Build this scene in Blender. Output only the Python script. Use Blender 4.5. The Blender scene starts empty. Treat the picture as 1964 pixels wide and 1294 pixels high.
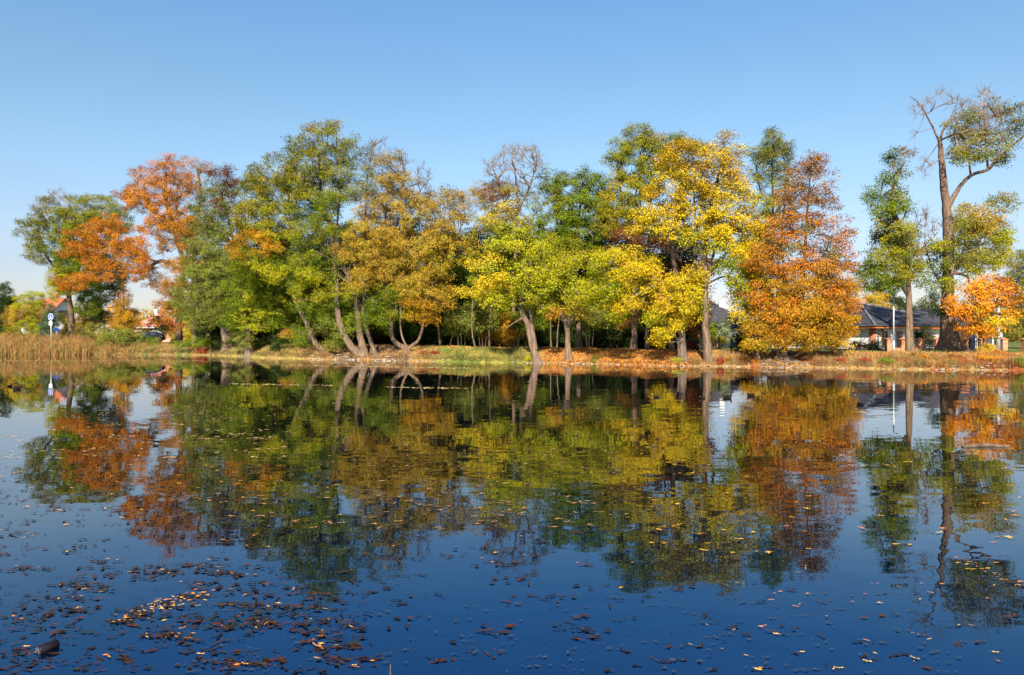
import bpy, math, numpy as np
from mathutils import Vector, Matrix

sc = bpy.context.scene
R = math.radians
# ------------------------------------------------------------------ camera, sky, sun, exposure
F = 1309.0; CX = 982.0; HZ = 647.0; EYE = 2.0
cam_d = bpy.data.cameras.new('camera'); cam = bpy.data.objects.new('camera', cam_d)
sc.collection.objects.link(cam); sc.camera = cam
cam_d.sensor_width = 36.0; cam_d.lens = 36.0 * F / 1964.0
cam_d.clip_start = 0.05; cam_d.clip_end = 3000
cam.location = (0, 0, EYE); cam.rotation_euler = (R(90), 0, 0)

SUN_EL = 36.5; SUN_AZ = -9.0          # sun behind the camera, to the left
world = bpy.data.worlds.new('World'); sc.world = world; world.use_nodes = True
wn = world.node_tree.nodes; wl = world.node_tree.links
bg = wn['Background']
sky = wn.new('ShaderNodeTexSky'); sky.sky_type = 'NISHITA'; sky.sun_disc = False
sky.sun_elevation = R(SUN_EL); sky.sun_rotation = R(180 - SUN_AZ)
sky.altitude = 150; sky.air_density = 1.25; sky.dust_density = 0.35; sky.ozone_density = 2.2
# clearer, bluer air overhead and a duller haze band at the horizon than the stock sky gives
wtc = wn.new('ShaderNodeTexCoord'); wsep = wn.new('ShaderNodeSeparateXYZ'); wl.new(wtc.outputs['Generated'], wsep.inputs[0])
wr = wn.new('ShaderNodeValToRGB'); wl.new(wsep.outputs[2], wr.inputs[0]); we = wr.color_ramp.elements
SKYK = [(.03, (.90, .86, 1.04)), (.066, (.96, .91, 1.10)), (.095, (1.0, .96, 1.16)), (.135, (1.14, 1.12, 1.25)), (.237, (1.20, 1.31, 1.38)), (.336, (1.15, 1.37, 1.41)), (.42, (1.08, 1.41, 1.58)), (.6, (.9, 1.35, 1.7))]
while len(we) < len(SKYK): we.new(.5)
for e, (p, c) in zip(we, SKYK): e.position = p; e.color = (*[v / 1.55 for v in c], 1)
wx = wn.new('ShaderNodeMix'); wx.data_type = 'RGBA'; wx.blend_type = 'MULTIPLY'; wx.inputs[0].default_value = 1
wl.new(sky.outputs[0], wx.inputs[6]); wl.new(wr.outputs[0], wx.inputs[7])
wl.new(wx.outputs[2], bg.inputs[0]); bg.inputs[1].default_value = 0.0735
sun_d = bpy.data.lights.new('sun', 'SUN'); sun_d.energy = 5.0; sun_d.angle = R(0.53); sun_d.color = (1.0, 0.92, 0.80)
sun = bpy.data.objects.new('sun', sun_d); sc.collection.objects.link(sun)
sv = Vector((math.sin(R(SUN_AZ)) * math.cos(R(SUN_EL)), -math.cos(R(SUN_AZ)) * math.cos(R(SUN_EL)), math.sin(R(SUN_EL))))
sun.rotation_euler = sv.to_track_quat('Z', 'Y').to_euler(); sun.location = (-20, -40, 40)
sc.view_settings.view_transform = 'Standard'; sc.view_settings.look = 'None'
sc.view_settings.gamma = 1; sc.view_settings.exposure = 1.315; sc.view_settings.use_curve_mapping = False
sc.cycles.max_bounces = 7; sc.cycles.diffuse_bounces = 2; sc.cycles.glossy_bounces = 3
sc.cycles.transmission_bounces = 3; sc.cycles.use_denoising = True

rng = np.random.default_rng(7)
C = sc.collection

# ------------------------------------------------------------------ helpers
def unp(px, py, Y):
    """a measured picture point at distance Y, as a place in the world"""
    return np.array([(px - CX) / F * Y, Y, EYE - (py - HZ) / F * Y])

def tag(o, label=None, cat=None, group=None, kind=None):
    if label: o['label'] = label
    if cat: o['category'] = cat
    if group: o['group'] = group
    if kind: o['kind'] = kind
    return o

def empty(name, loc, rz=0.0):
    o = bpy.data.objects.new(name, None); C.objects.link(o)
    o.location = loc; o.rotation_euler = (0, 0, rz); o.empty_display_size = 0.2
    return o

def np_mesh(name, V, faces_n, idx, mat, parent=None, cols=None, smooth=False, origin=None):
    """V (n,3); faces all with faces_n corners; idx flat"""
    V = np.asarray(V, np.float32)
    if origin is not None: V = V - np.asarray(origin, np.float32)
    me = bpy.data.meshes.new(name)
    nv = len(V); nf = len(idx) // faces_n
    me.vertices.add(nv); me.vertices.foreach_set('co', V.ravel())
    me.loops.add(len(idx)); me.loops.foreach_set('vertex_index', np.asarray(idx, np.int32))
    me.polygons.add(nf)
    me.polygons.foreach_set('loop_start', np.arange(0, nf * faces_n, faces_n, dtype=np.int32))
    me.polygons.foreach_set('loop_total', np.full(nf, faces_n, np.int32))
    me.polygons.foreach_set('use_smooth', np.full(nf, smooth, bool))
    if cols is not None:
        dom = 'FACE' if len(cols) == nf else 'POINT'
        at = me.attributes.new('tint', 'FLOAT_COLOR', dom)
        c4 = np.ones((len(cols), 4), np.float32); c4[:, :3] = cols
        at.data.foreach_set('color', c4.ravel())
    me.update(calc_edges=True)
    me.materials.append(mat)
    o = bpy.data.objects.new(name, me); C.objects.link(o)
    if parent is not None: o.parent = parent
    return o

class MB:
    """collects boxes, tubes and loose faces for one part"""
    def __init__(s): s.v = []; s.f = []
    def add(s, vs, fs):
        n = len(s.v); s.v += [tuple(map(float, p)) for p in vs]; s.f += [tuple(i + n for i in f) for f in fs]; return s
    def box(s, x0, x1, y0, y1, z0, z1):
        vs = [(x, y, z) for z in (z0, z1) for y in (y0, y1) for x in (x0, x1)]
        return s.add(vs, [(0, 2, 3, 1), (4, 5, 7, 6), (0, 1, 5, 4), (2, 6, 7, 3), (0, 4, 6, 2), (1, 3, 7, 5)])
    def tube(s, pts, rad, n=10, cap=True):
        pts = [Vector(p) for p in pts]; m = len(pts)
        if not hasattr(rad, '__len__'): rad = [rad] * m
        vs = []
        for i, p in enumerate(pts):
            d = (pts[min(i + 1, m - 1)] - pts[max(i - 1, 0)]).normalized()
            a = d.cross(Vector((0, 0, 1)) if abs(d.z) < .9 else Vector((1, 0, 0))).normalized(); b = d.cross(a)
            for k in range(n):
                t = 2 * math.pi * k / n; vs.append(p + (a * math.cos(t) + b * math.sin(t)) * rad[i])
        fs = [(i * n + k, i * n + (k + 1) % n, (i + 1) * n + (k + 1) % n, (i + 1) * n + k) for i in range(m - 1) for k in range(n)]
        if cap: fs += [tuple(reversed(range(n))), tuple(range((m - 1) * n, m * n))]
        return s.add(vs, fs)
    def build(s, name, mat, parent=None, smooth=False, bevel=0.0):
        me = bpy.data.meshes.new(name); me.from_pydata(s.v, [], s.f); me.validate(); me.update()
        import bmesh
        bm = bmesh.new(); bm.from_mesh(me); bmesh.ops.recalc_face_normals(bm, faces=bm.faces)
        bm.to_mesh(me); bm.free()
        me.materials.append(mat)
        for p in me.polygons: p.use_smooth = smooth
        o = bpy.data.objects.new(name, me); C.objects.link(o)
        if parent is not None: o.parent = parent
        if bevel:
            b = o.modifiers.new('bevel', 'BEVEL'); b.width = bevel; b.segments = 2; b.limit_method = 'ANGLE'
        return o

def copy_tree(o, parent=None):
    c = o.copy(); C.objects.link(c); c.parent = parent
    for ch in [x for x in o.children]:
        copy_tree(ch, c)
    return c

# ------------------------------------------------------------------ materials
def mat_new(name):
    m = bpy.data.materials.new(name); m.use_nodes = True
    return m, m.node_tree.nodes, m.node_tree.links, m.node_tree.nodes['Principled BSDF']

def noise_mat(name, c1, c2, scale=4.0, rough=0.8, bump=0.0, detail=4, stretch=(1, 1, 1), spec=0.3, bscale=None):
    m, n, l, b = mat_new(name)
    tc = n.new('ShaderNodeTexCoord'); mp = n.new('ShaderNodeMapping'); mp.inputs['Scale'].default_value = stretch
    l.new(tc.outputs['Object'], mp.inputs[0])
    t = n.new('ShaderNodeTexNoise'); t.inputs['Scale'].default_value = scale; t.inputs['Detail'].default_value = detail
    l.new(mp.outputs[0], t.inputs['Vector'])
    r = n.new('ShaderNodeValToRGB'); r.color_ramp.elements[0].position = .32; r.color_ramp.elements[1].position = .68
    r.color_ramp.elements[0].color = (*c1, 1); r.color_ramp.elements[1].color = (*c2, 1)
    l.new(t.outputs[0], r.inputs[0]); l.new(r.outputs[0], b.inputs['Base Color'])
    b.inputs['Roughness'].default_value = rough; b.inputs['Specular IOR Level'].default_value = spec
    if bump:
        t2 = n.new('ShaderNodeTexNoise'); t2.inputs['Scale'].default_value = bscale or scale * 3; t2.inputs['Detail'].default_value = 5
        l.new(mp.outputs[0], t2.inputs['Vector'])
        bp = n.new('ShaderNodeBump'); bp.inputs['Strength'].default_value = 1; bp.inputs['Distance'].default_value = bump
        l.new(t2.outputs[0], bp.inputs['Height']); l.new(bp.outputs[0], b.inputs['Normal'])
    return m

def leaf_mat(name, transl=0.14, rough=0.65, spec=0.02):
    m, n, l, b = mat_new(name)
    a = n.new('ShaderNodeAttribute'); a.attribute_name = 'tint'
    l.new(a.outputs['Color'], b.inputs['Base Color'])
    b.inputs['Roughness'].default_value = rough; b.inputs['Specular IOR Level'].default_value = spec
    tr = n.new('ShaderNodeBsdfTranslucent'); l.new(a.outputs['Color'], tr.inputs['Color'])
    mx = n.new('ShaderNodeMixShader'); mx.inputs[0].default_value = transl
    l.new(b.outputs[0], mx.inputs[1]); l.new(tr.outputs[0], mx.inputs[2])
    l.new(mx.outputs[0], n['Material Output'].inputs[0])
    return m

LEAF = leaf_mat('foliage')
GRASSM = leaf_mat('dry_grass', 0.2, 0.7, 0.15)
WETLEAF = leaf_mat('wet_leaf', 0.05, 0.5, 0.12)
def bark_mat(name, c1, c2):
    return noise_mat(name, c1, c2, scale=3.0, rough=0.9, bump=0.04, stretch=(2.5, 2.5, .6), spec=.15, bscale=9)
BARK = bark_mat('bark_brown', (.085, .055, .036), (.20, .13, .085))
BARKPALE = bark_mat('bark_pale', (.075, .05, .033), (.20, .135, .085))
BARKDARK = bark_mat('bark_dark', (.06, .042, .03), (.16, .11, .075))
TWIG = noise_mat('twig', (.12, .085, .06), (.24, .18, .13), 2.0, .9, spec=.1)
STONE = noise_mat('stone', (.15, .12, .085), (.36, .30, .22), 3.0, .9, bump=.02, spec=.03)

# ------------------------------------------------------------------ terrain
SHPX = np.array([-400, 0, 200, 350, 430, 500, 600, 700, 900, 1100, 1300, 1500, 1700, 1964, 2400.])
SHD = np.array([80, 77.5, 79.3, 78.1, 74.8, 67.1, 62.3, 60.2, 54.5, 51.8, 47.6, 45.5, 42.9, 40.9, 39])
def yk(px):
    """depths below were first paced out against a nearer shore; this stretches them to the real one"""
    return float(np.interp(px, [-400, 0, 200, 350, 500, 700, 900, 1100, 1300, 1500, 1700, 1964, 2400.], [1.25, 1.26, 1.26, 1.27, 1.205, 1.162, 1.103, 1.079, 1.058, 1.07, 1.067, 1.076, 1.07]))
SHX = (SHPX - CX) / F * SHD
def sstep(t): t = np.clip(t, 0, 1); return t * t * (3 - 2 * t)
def wob(x): return 0.35 * np.sin(x * 0.9 + 1) + 0.22 * np.sin(x * 2.3) + 0.12 * np.sin(x * 5.1 + 2)
def shore(x): return np.interp(x, SHX, SHD) + wob(np.asarray(x, float))
def height(x, y):
    x = np.asarray(x, float); y = np.asarray(y, float)
    t = y - shore(x)
    H = 1.32 + (0.92 - 1.32) * sstep((x + 25) / 45)
    far = np.where(t > 0, 0.02 + (H - 0.02) * (0.25 * sstep(t / 0.5) + 0.75 * sstep((t - 0.2) / 4.2)) + 0.06 * np.sin(x * 1.3) * np.sin(y * .9) * sstep(t / 3), -0.8 * sstep(-t / 3))
    tn = (2.6 + 0.3 * np.sin(x * 1.1)) - y
    near = np.where(tn > 0, 0.45 * sstep(tn / 2.0), -0.8 * sstep(-tn / 3))
    side = -0.8 + 1.8 * sstep((np.abs(x) - 97) / 6)
    return np.maximum(np.maximum(far, near), side)

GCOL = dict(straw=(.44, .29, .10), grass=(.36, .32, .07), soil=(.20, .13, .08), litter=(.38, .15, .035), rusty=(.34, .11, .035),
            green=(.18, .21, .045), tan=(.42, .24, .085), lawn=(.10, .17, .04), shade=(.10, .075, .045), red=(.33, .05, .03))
def ground_tint(x, y, r):
    """what covers the ground there: straw, grass, leaf litter, soil; shade painted in under the wood"""
    px = CX + F * x / np.maximum(y, 1)
    keys = [(-500, 'straw', 'tan'), (230, 'straw', 'green'), (270, 'green', 'tan'), (430, 'straw', 'grass'), (560, 'tan', 'straw'), (640, 'tan', 'soil'),
            (790, 'tan', 'straw'), (830, 'grass', 'green'), (1010, 'straw', 'tan'), (1060, 'litter', 'tan'), (1290, 'litter', 'rusty'), (1325, 'tan', 'straw'),
            (1425, 'tan', 'rusty'), (1560, 'straw', 'tan'), (1690, 'straw', 'rusty'), (1740, 'green', 'straw'), (1790, 'straw', 'rusty'), (2000, 'tan', 'litter')]
    xs = np.array([k[0] for k in keys]); a = np.array([GCOL[k[1]] for k in keys]); b = np.array([GCOL[k[2]] for k in keys])
    q = px + r.normal(0, 18, len(px))
    i = np.clip(np.searchsorted(xs, q) - 1, 0, len(xs) - 1)
    s = (np.sin(x * 1.7 + y) + np.sin(x * 4.1 - y * 2.0) * .7 + r.normal(0, .8, len(px))) > 0.1
    c = np.where(s[:, None], a[i], b[i])
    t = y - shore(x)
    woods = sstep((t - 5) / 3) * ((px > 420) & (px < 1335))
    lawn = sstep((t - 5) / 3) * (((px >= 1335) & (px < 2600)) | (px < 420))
    c = c * (1 - woods[:, None]) + np.array(GCOL['shade']) * woods[:, None]  # wood floor: shade under the crowns mixed into the ground colour
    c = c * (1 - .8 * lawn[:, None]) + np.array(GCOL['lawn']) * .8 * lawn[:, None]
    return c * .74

xs = np.unique(np.concatenate([np.linspace(-400, -84, 40), np.linspace(-84, 45, 370), np.linspace(45, 400, 40)]))
ys = np.unique(np.concatenate([np.linspace(-60, 0, 12), np.linspace(0, 34, 40), np.linspace(34, 92, 210), np.linspace(92, 130, 34), np.linspace(130, 900, 40)]))
gx, gy = np.meshgrid(xs, ys); GV = np.stack([gx.ravel(), gy.ravel(), height(gx.ravel(), gy.ravel())], 1)
nx_, ny_ = len(xs), len(ys)
ii, jj = np.meshgrid(np.arange(nx_ - 1), np.arange(ny_ - 1)); a0 = (jj * nx_ + ii).ravel()
gidx = np.stack([a0, a0 + 1, a0 + nx_ + 1, a0 + nx_], 1).ravel()
gm, gn, gl, gb = mat_new('ground_cover')
ga = gn.new('ShaderNodeAttribute'); ga.attribute_name = 'tint'
gt = gn.new('ShaderNodeTexNoise'); gt.inputs['Scale'].default_value = 6; gt.inputs['Detail'].default_value = 6
gtc = gn.new('ShaderNodeTexCoord'); gl.new(gtc.outputs['Object'], gt.inputs['Vector'])
gr = gn.new('ShaderNodeValToRGB'); gr.color_ramp.elements[0].position = .3; gr.color_ramp.elements[0].color = (.35, .35, .35, 1)
gr.color_ramp.elements[1].position = .7; gr.color_ramp.elements[1].color = (1.25, 1.2, 1.1, 1); gl.new(gt.outputs[0], gr.inputs[0])
gx2 = gn.new('ShaderNodeMix'); gx2.data_type = 'RGBA'; gx2.blend_type = 'MULTIPLY'; gx2.inputs[0].default_value = 1
gl.new(ga.outputs['Color'], gx2.inputs[6]); gl.new(gr.outputs[0], gx2.inputs[7]); gl.new(gx2.outputs[2], gb.inputs['Base Color'])
gb.inputs['Roughness'].default_value = .95; gb.inputs['Specular IOR Level'].default_value = .1
gbp = gn.new('ShaderNodeBump'); gbp.inputs['Distance'].default_value = .08; gl.new(gt.outputs[0], gbp.inputs['Height']); gl.new(gbp.outputs[0], gb.inputs['Normal'])
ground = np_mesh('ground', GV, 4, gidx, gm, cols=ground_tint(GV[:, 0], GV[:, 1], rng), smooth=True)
tag(ground, kind='structure')

# ------------------------------------------------------------------ water
wm, n, l, b = mat_new('pond_water')
tc = n.new('ShaderNodeTexCoord')
def wnoise(sx, sy, scale, det=2):
    mp = n.new('ShaderNodeMapping'); mp.inputs['Scale'].default_value = (sx, sy, 1); l.new(tc.outputs['Object'], mp.inputs[0])
    t = n.new('ShaderNodeTexNoise'); t.inputs['Scale'].default_value = scale; t.inputs['Detail'].default_value = det
    l.new(mp.outputs[0], t.inputs['Vector']); return t
def vm(op, a, bb):
    v = n.new('ShaderNodeVectorMath'); v.operation = op
    for k, x in enumerate((a, bb)):
        if x is None: continue
        if isinstance(x, tuple): v.inputs[k].default_value = x
        else: l.new(x, v.inputs[k])
    return v.outputs[0]
fine = vm('MULTIPLY', vm('SUBTRACT', wnoise(.45, 1.0, 5.0, 3).outputs['Color'], (.5, .5, .5)), (.012, .032, 0))
swell = vm('MULTIPLY', vm('SUBTRACT', wnoise(.3, 1.0, 1.2, 2).outputs['Color'], (.5, .5, .5)), (.005, .016, 0))
mask = wnoise(.06, .16, 1.0, 2)
ramp = n.new('ShaderNodeValToRGB'); ramp.color_ramp.elements[0].position = .36; ramp.color_ramp.elements[0].color = (.22, .22, .22, 1)
ramp.color_ramp.elements[1].position = .62; ramp.color_ramp.elements[1].color = (1.5, 1.5, 1.5, 1); l.new(mask.outputs[0], ramp.inputs[0])
sx_ = n.new('ShaderNodeSeparateXYZ'); l.new(tc.outputs['Object'], sx_.inputs[0])
mr = n.new('ShaderNodeMapRange'); mr.inputs[1].default_value = -16; mr.inputs[2].default_value = 4; mr.inputs[3].default_value = .45; mr.inputs[4].default_value = 1.25; l.new(sx_.outputs[0], mr.inputs[0])
cmb = n.new('ShaderNodeCombineXYZ'); [l.new(mr.outputs[0], cmb.inputs[q]) for q in (0, 1, 2)]
pert = vm('MULTIPLY', vm('MULTIPLY', vm('ADD', fine, swell), ramp.outputs[0]), cmb.outputs[0])
nrm = vm('NORMALIZE', vm('ADD', pert, (0, 0, 1)), None)
gl_ = n.new('ShaderNodeBsdfGlossy'); gl_.inputs['Roughness'].default_value = 0.0; gl_.inputs['Color'].default_value = (.90, .97, 1, 1)
lw = n.new('ShaderNodeFresnel'); lw.inputs['IOR'].default_value = 2.25       # steeper looks lose the red first (polarised sky light)
lr = n.new('ShaderNodeMapRange'); lr.inputs[1].default_value = .24; lr.inputs[2].default_value = .38; l.new(lw.outputs[0], lr.inputs[0])
lm = n.new('ShaderNodeMix'); lm.data_type = 'RGBA'; lm.inputs[6].default_value = (.32, .66, 1, 1); lm.inputs[7].default_value = (1, .99, .98, 1)
l.new(lr.outputs[0], lm.inputs[0]); l.new(lm.outputs[2], gl_.inputs['Color'])
df = n.new('ShaderNodeBsdfDiffuse'); df.inputs['Color'].default_value = (.0008, .0022, .005, 1)
dm = n.new('ShaderNodeMix'); dm.data_type = 'RGBA'; dm.inputs[6].default_value = (.0006, .0028, .012, 1); dm.inputs[7].default_value = (.0015, .0022, .003, 1)
l.new(lr.outputs[0], dm.inputs[0]); l.new(dm.outputs[2], df.inputs['Color'])
fr = n.new('ShaderNodeFresnel'); fr.inputs['IOR'].default_value = 2.25
for s in (gl_, fr): l.new(nrm, s.inputs['Normal'])
mx = n.new('ShaderNodeMixShader'); l.new(fr.outputs[0], mx.inputs[0]); l.new(df.outputs[0], mx.inputs[1]); l.new(gl_.outputs[0], mx.inputs[2])
l.new(mx.outputs[0], n['Material Output'].inputs[0])
water = np_mesh('water', np.array([[-105, -1, 0], [105, -1, 0], [105, 99, 0], [-105, 99, 0]], float), 4, [0, 1, 2, 3], wm)
tag(water, kind='structure')

# ------------------------------------------------------------------ palettes (leaf colours of the species; the deepest green also holds wood shade)
PAL = {
 'green':  [(.16, .23, .022), (.22, .26, .025), (.11, .17, .018)],
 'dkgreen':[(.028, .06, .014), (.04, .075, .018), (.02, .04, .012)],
 'deep':   [(.018, .035, .01), (.03, .045, .012), (.014, .025, .008)],  # understorey green with wood shade put in; also the nearly black cypresses
 'olive':  [(.26, .275, .024), (.34, .29, .028), (.18, .235, .022)],
 'olivetan':[(.34, .31, .028), (.26, .28, .024), (.42, .31, .035)],
 'yelgreen':[(.39, .39, .025), (.48, .42, .025), (.28, .34, .025)],
 'yellow': [(.68, .51, .03), (.58, .49, .03), (.70, .46, .03)],
 'gold':   [(.66, .46, .03), (.70, .50, .03), (.62, .37, .035)],
 'orange': [(.60, .22, .03), (.54, .17, .028), (.64, .28, .035)],
 'brorange':[(.78, .30, .03), (.82, .40, .04), (.66, .20, .02)],
 'rust':   [(.46, .20, .04), (.50, .23, .04), (.36, .17, .04)],
 'tan':    [(.50, .32, .06), (.45, .26, .055), (.40, .34, .05)],
 'tanyel': [(.52, .35, .05), (.48, .28, .05), (.40, .35, .045)],
 'greygreen':[(.20, .235, .06), (.27, .27, .065), (.14, .18, .05)],
 'redbrown':[(.20, .055, .022), (.26, .09, .03), (.13, .045, .02)],
 'spruce': [(.09, .15, .13), (.13, .20, .18), (.06, .10, .09)],
 'silver': [(.26, .33, .28), (.32, .38, .32), (.18, .24, .2)],
 'red':    [(.38, .05, .03), (.45, .09, .04), (.30, .04, .02)],
 'goldgreen':[(.52, .24, .028), (.54, .29, .025), (.36, .22, .03)],
 'pink':   [(.40, .28, .20), (.34, .33, .16), (.28, .30, .14)],
 'dryolive':[(.28, .27, .07), (.22, .25, .055), (.34, .24, .07)],
}

# ------------------------------------------------------------------ tree builder
def catmull(P, step=0.35):
    P = np.asarray(P, float)
    if len(P) < 3:
        n = max(2, int(np.linalg.norm(P[-1] - P[0]) / step)); t = np.linspace(0, 1, n + 1)[:, None]; return P[0] * (1 - t) + P[-1] * t
    Q = np.vstack([2 * P[0] - P[1], P, 2 * P[-1] - P[-2]]); out = []
    for i in range(1, len(Q) - 2):
        p0, p1, p2, p3 = Q[i - 1:i + 3]; n = max(2, int(np.linalg.norm(p2 - p1) / step))
        for t in np.arange(n) / n:
            out.append(.5 * ((2 * p1) + (-p0 + p2) * t + (2 * p0 - 5 * p1 + 4 * p2 - p3) * t * t + (-p0 + 3 * p1 - 3 * p2 + p3) * t ** 3))
    out.append(P[-1]); return np.array(out)

def ring_tube(P, rad, n, r, rough=.07):
    m = len(P); T = np.gradient(P, axis=0); T /= np.linalg.norm(T, axis=1)[:, None] + 1e-9
    A = np.cross(T, [0.1, 1.0, 0.05]); A /= np.linalg.norm(A, axis=1)[:, None] + 1e-9; B = np.cross(T, A)
    th = np.linspace(0, 2 * np.pi, n, endpoint=False); ph = r.uniform(0, 6.28, 3)
    s = np.arange(m)[:, None] * .35
    prof = 1 + rough * (np.sin(3 * th + ph[0] + s * .4) + .7 * np.sin(5 * th + ph[1] - s * .7) + .6 * np.sin(2 * th + s * 1.1 + ph[2]))
    V = P[:, None] + (A[:, None] * np.cos(th)[None, :, None] + B[:, None] * np.sin(th)[None, :, None]) * (rad[:, None] * prof)[..., None]
    k = np.arange(n); i = np.arange(m - 1)[:, None] * n
    q = np.stack([i + k, i + (k + 1) % n, i + n + (k + 1) % n, i + n + k], -1).reshape(-1)
    return V.reshape(-1, 3), q

def frustums(A, Bp, ra, rb, n=4):
    T = Bp - A; L = np.linalg.norm(T, axis=1)[:, None] + 1e-9; T = T / L
    U = np.cross(T, [.3, .9, .31]); U /= np.linalg.norm(U, axis=1)[:, None] + 1e-9; W = np.cross(T, U)
    th = np.arange(n) * 2 * np.pi / n; rg = U[:, None] * np.cos(th)[None, :, None] + W[:, None] * np.sin(th)[None, :, None]
    V = np.concatenate([A[:, None] + rg * ra[:, None, None], Bp[:, None] + rg * rb[:, None, None]], 1)
    N = len(A); k = np.arange(n); q = np.stack([k, (k + 1) % n, n + (k + 1) % n, n + k], -1)[None] + (np.arange(N) * 2 * n)[:, None, None]
    return V.reshape(-1, 3), q.reshape(-1)

def leaf_quads(P, Nn, L, W, r):
    N = len(P)
    Nn = Nn / (np.linalg.norm(Nn, axis=1)[:, None] + 1e-9)
    A = np.cross(Nn, r.normal(0, 1, (N, 3))); A /= np.linalg.norm(A, axis=1)[:, None] + 1e-9; Bv = np.cross(Nn, A)
    L = L[:, None]; W = W[:, None]
    V = np.stack([P - A * L * .5, P + Bv * W * .5 + A * L * .05, P + A * L * .5, P - Bv * W * .5 + A * L * .05], 1)
    return V.reshape(-1, 3)

def tint_of(pals, r, spread=.16):
    """pals: list of (n, palette) -> per-item colours"""
    out = []
    for n_, p in pals:
        c = np.array(PAL[p]); out.append(c[r.integers(0, len(c), n_)])
    return np.vstack(out)

def make_tree(name, label, cat, Y, trunks, blobs, group=None, bark=None, leafL=.19, cl=.50, dens=1.0, depth=.75, bf=.30, crown='crown', stem='trunk', seed=None,
              twigr=.012, lod=1.0, ash=False, lean=0.0):
    """trunks: list of (points [(px,py[,dy])...], width_px at base, width_px at end); blobs: (px,py,rx,ry,palette,density[,dy])"""
    r = np.random.default_rng(seed if seed is not None else abs(hash_(name + label)) % 99991)
    bark = bark or BARK
    bx0 = trunks[0][0][0][0]; Y = Y * yk(bx0); s = Y / F; x0 = (bx0 - CX) * s; base = np.array([x0, Y, float(height(x0, Y))])
    root = empty(name, base); tag(root, label, cat, group)
    nodes = []; npath = []; nrad = []
    for ti, (pts, w0, w1) in enumerate(trunks):
        P = []
        for k, p in enumerate(pts):
            dy = p[2] if len(p) > 2 else 0.0
            q = unp(p[0], p[1] or 640, Y + dy)
            if p[1] == 0: q[2] = float(height(q[0], q[1])) - .12      # foot in the ground
            P.append(q)
        P = catmull(P); m = len(P); t = np.linspace(0, 1, m)
        seg = np.r_[0, np.cumsum(np.linalg.norm(np.diff(P, axis=0), axis=1))]
        rad = (w0 * (1 - t) + w1 * t) * .5 * s
        if pts[0][1] == 0: rad *= .92 * (1 + .32 * np.exp(-seg / .3))
        rad = rad * (TW if w0 < 40 else .95) * (1 - .22 * np.sin(np.clip(t * 1.6, 0, 1) * np.pi))
        if w0 >= 40: rad = rad * (1 + 1.0 * np.exp(-seg / .55))
        P[1:-1] += r.normal(0, .02, (m - 2, 3)) * (rad[1:-1, None] / .2).clip(.3, 1)
        V, q = ring_tube(P, rad, 12, r)
        np_mesh(stem, V, 4, q, bark, root, smooth=True, origin=base)
        k0 = int(m * (.25 if len(blobs) and ti == 0 else .2))
        for i in range(k0, m):
            nodes.append(P[i]); npath.append(seg[i]); nrad.append(rad[i])
    nt = len(nodes)
    # clump centres
    if name not in ('bank_plant',): blobs = [(b[0], b[1], b[2] * (1.11 if b[4] else 1), b[3] * (1.17 if b[4] else 1)) + tuple(b[4:]) for b in blobs]
    xmin = min(b[0] - b[2] for b in blobs); xmax = max(b[0] + b[2] for b in blobs); cxx = (xmin + xmax) / 2; hw = (xmax - xmin) / 2
    cp = []; cpal = []; cden = []; cs = []
    for b in blobs:
        px, py, rx, ry, pal, dn = b[:6]; bdy = b[6] if len(b) > 6 else 0.0
        area = math.pi * rx * ry * s * s
        cr = cl * (1.0 if pal else .8)
        nn = max(3, int(area / (cr * cr * 1.32) * (1.0 if pal else 1.0)))
        th = r.uniform(0, 2 * np.pi, nn); rr = np.sqrt(r.uniform(0, 1, nn)); edge = max(.2, 1 - cr * .45 / (min(rx, ry) * s))
        wobr = 1 + .13 * np.sin(3 * th + r.uniform(0, 6)) + .1 * np.sin(5 * th + r.uniform(0, 6))
        X = px + rx * rr * np.cos(th) * wobr * edge; Z = py + ry * rr * np.sin(th) * wobr * edge
        u = np.clip(np.abs(X - cxx) / hw, 0, .97)
        D = depth * min(hw * s, 5.0) * np.sqrt(1 - u * u)
        dy = r.uniform(-1, 1, nn); dy = np.sign(dy) * np.abs(dy) ** .7 * np.minimum(D, .5 + 1.1 * max(rx, ry) * s) + bdy
        Yk = Y + dy
        cp.append(np.stack([(X - CX) / F * Yk, Yk, EYE - (Z - HZ) / F * Yk], 1))
        cpal += [pal] * nn; cden += [dn] * nn
    cp = np.vstack(cp)
    gz = height(cp[:, 0], cp[:, 1]); cp[:, 2] = np.maximum(cp[:, 2], gz + .12)
    M = len(cp)
    # balanced tree through the clumps
    allp = np.vstack([np.array(nodes), cp]); par = np.full(nt + M, -1); path = np.r_[np.array(npath), np.zeros(M)]
    D0 = np.linalg.norm(cp[:, None] - np.array(nodes)[None], axis=2); low = (np.array(nodes)[None, :, 2] > cp[:, None, 2] + .3) * .6
    cost = D0 * (1 + low) + bf * np.array(npath)[None] * .6; best = cost.argmin(1); bc = cost.min(1)
    done = np.zeros(M, bool); order = []
    for _ in range(M):
        i = int(np.where(done, 1e9, bc).argmin()); done[i] = True; order.append(i)
        j = best[i]; par[nt + i] = j; path[nt + i] = path[j] + np.linalg.norm(allp[nt + i] - allp[j])
        dd = np.linalg.norm(cp - cp[i], axis=1) + bf * path[nt + i]
        upd = (~done) & (dd < bc); bc[upd] = dd[upd]; best[upd] = nt + i
    cnt = np.ones(nt + M)
    for i in reversed(order):
        if par[nt + i] >= nt: cnt[par[nt + i]] += cnt[nt + i]
    rad = twigr * cnt ** .52
    A = []; Bq = []; ra = []; rb = []
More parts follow.
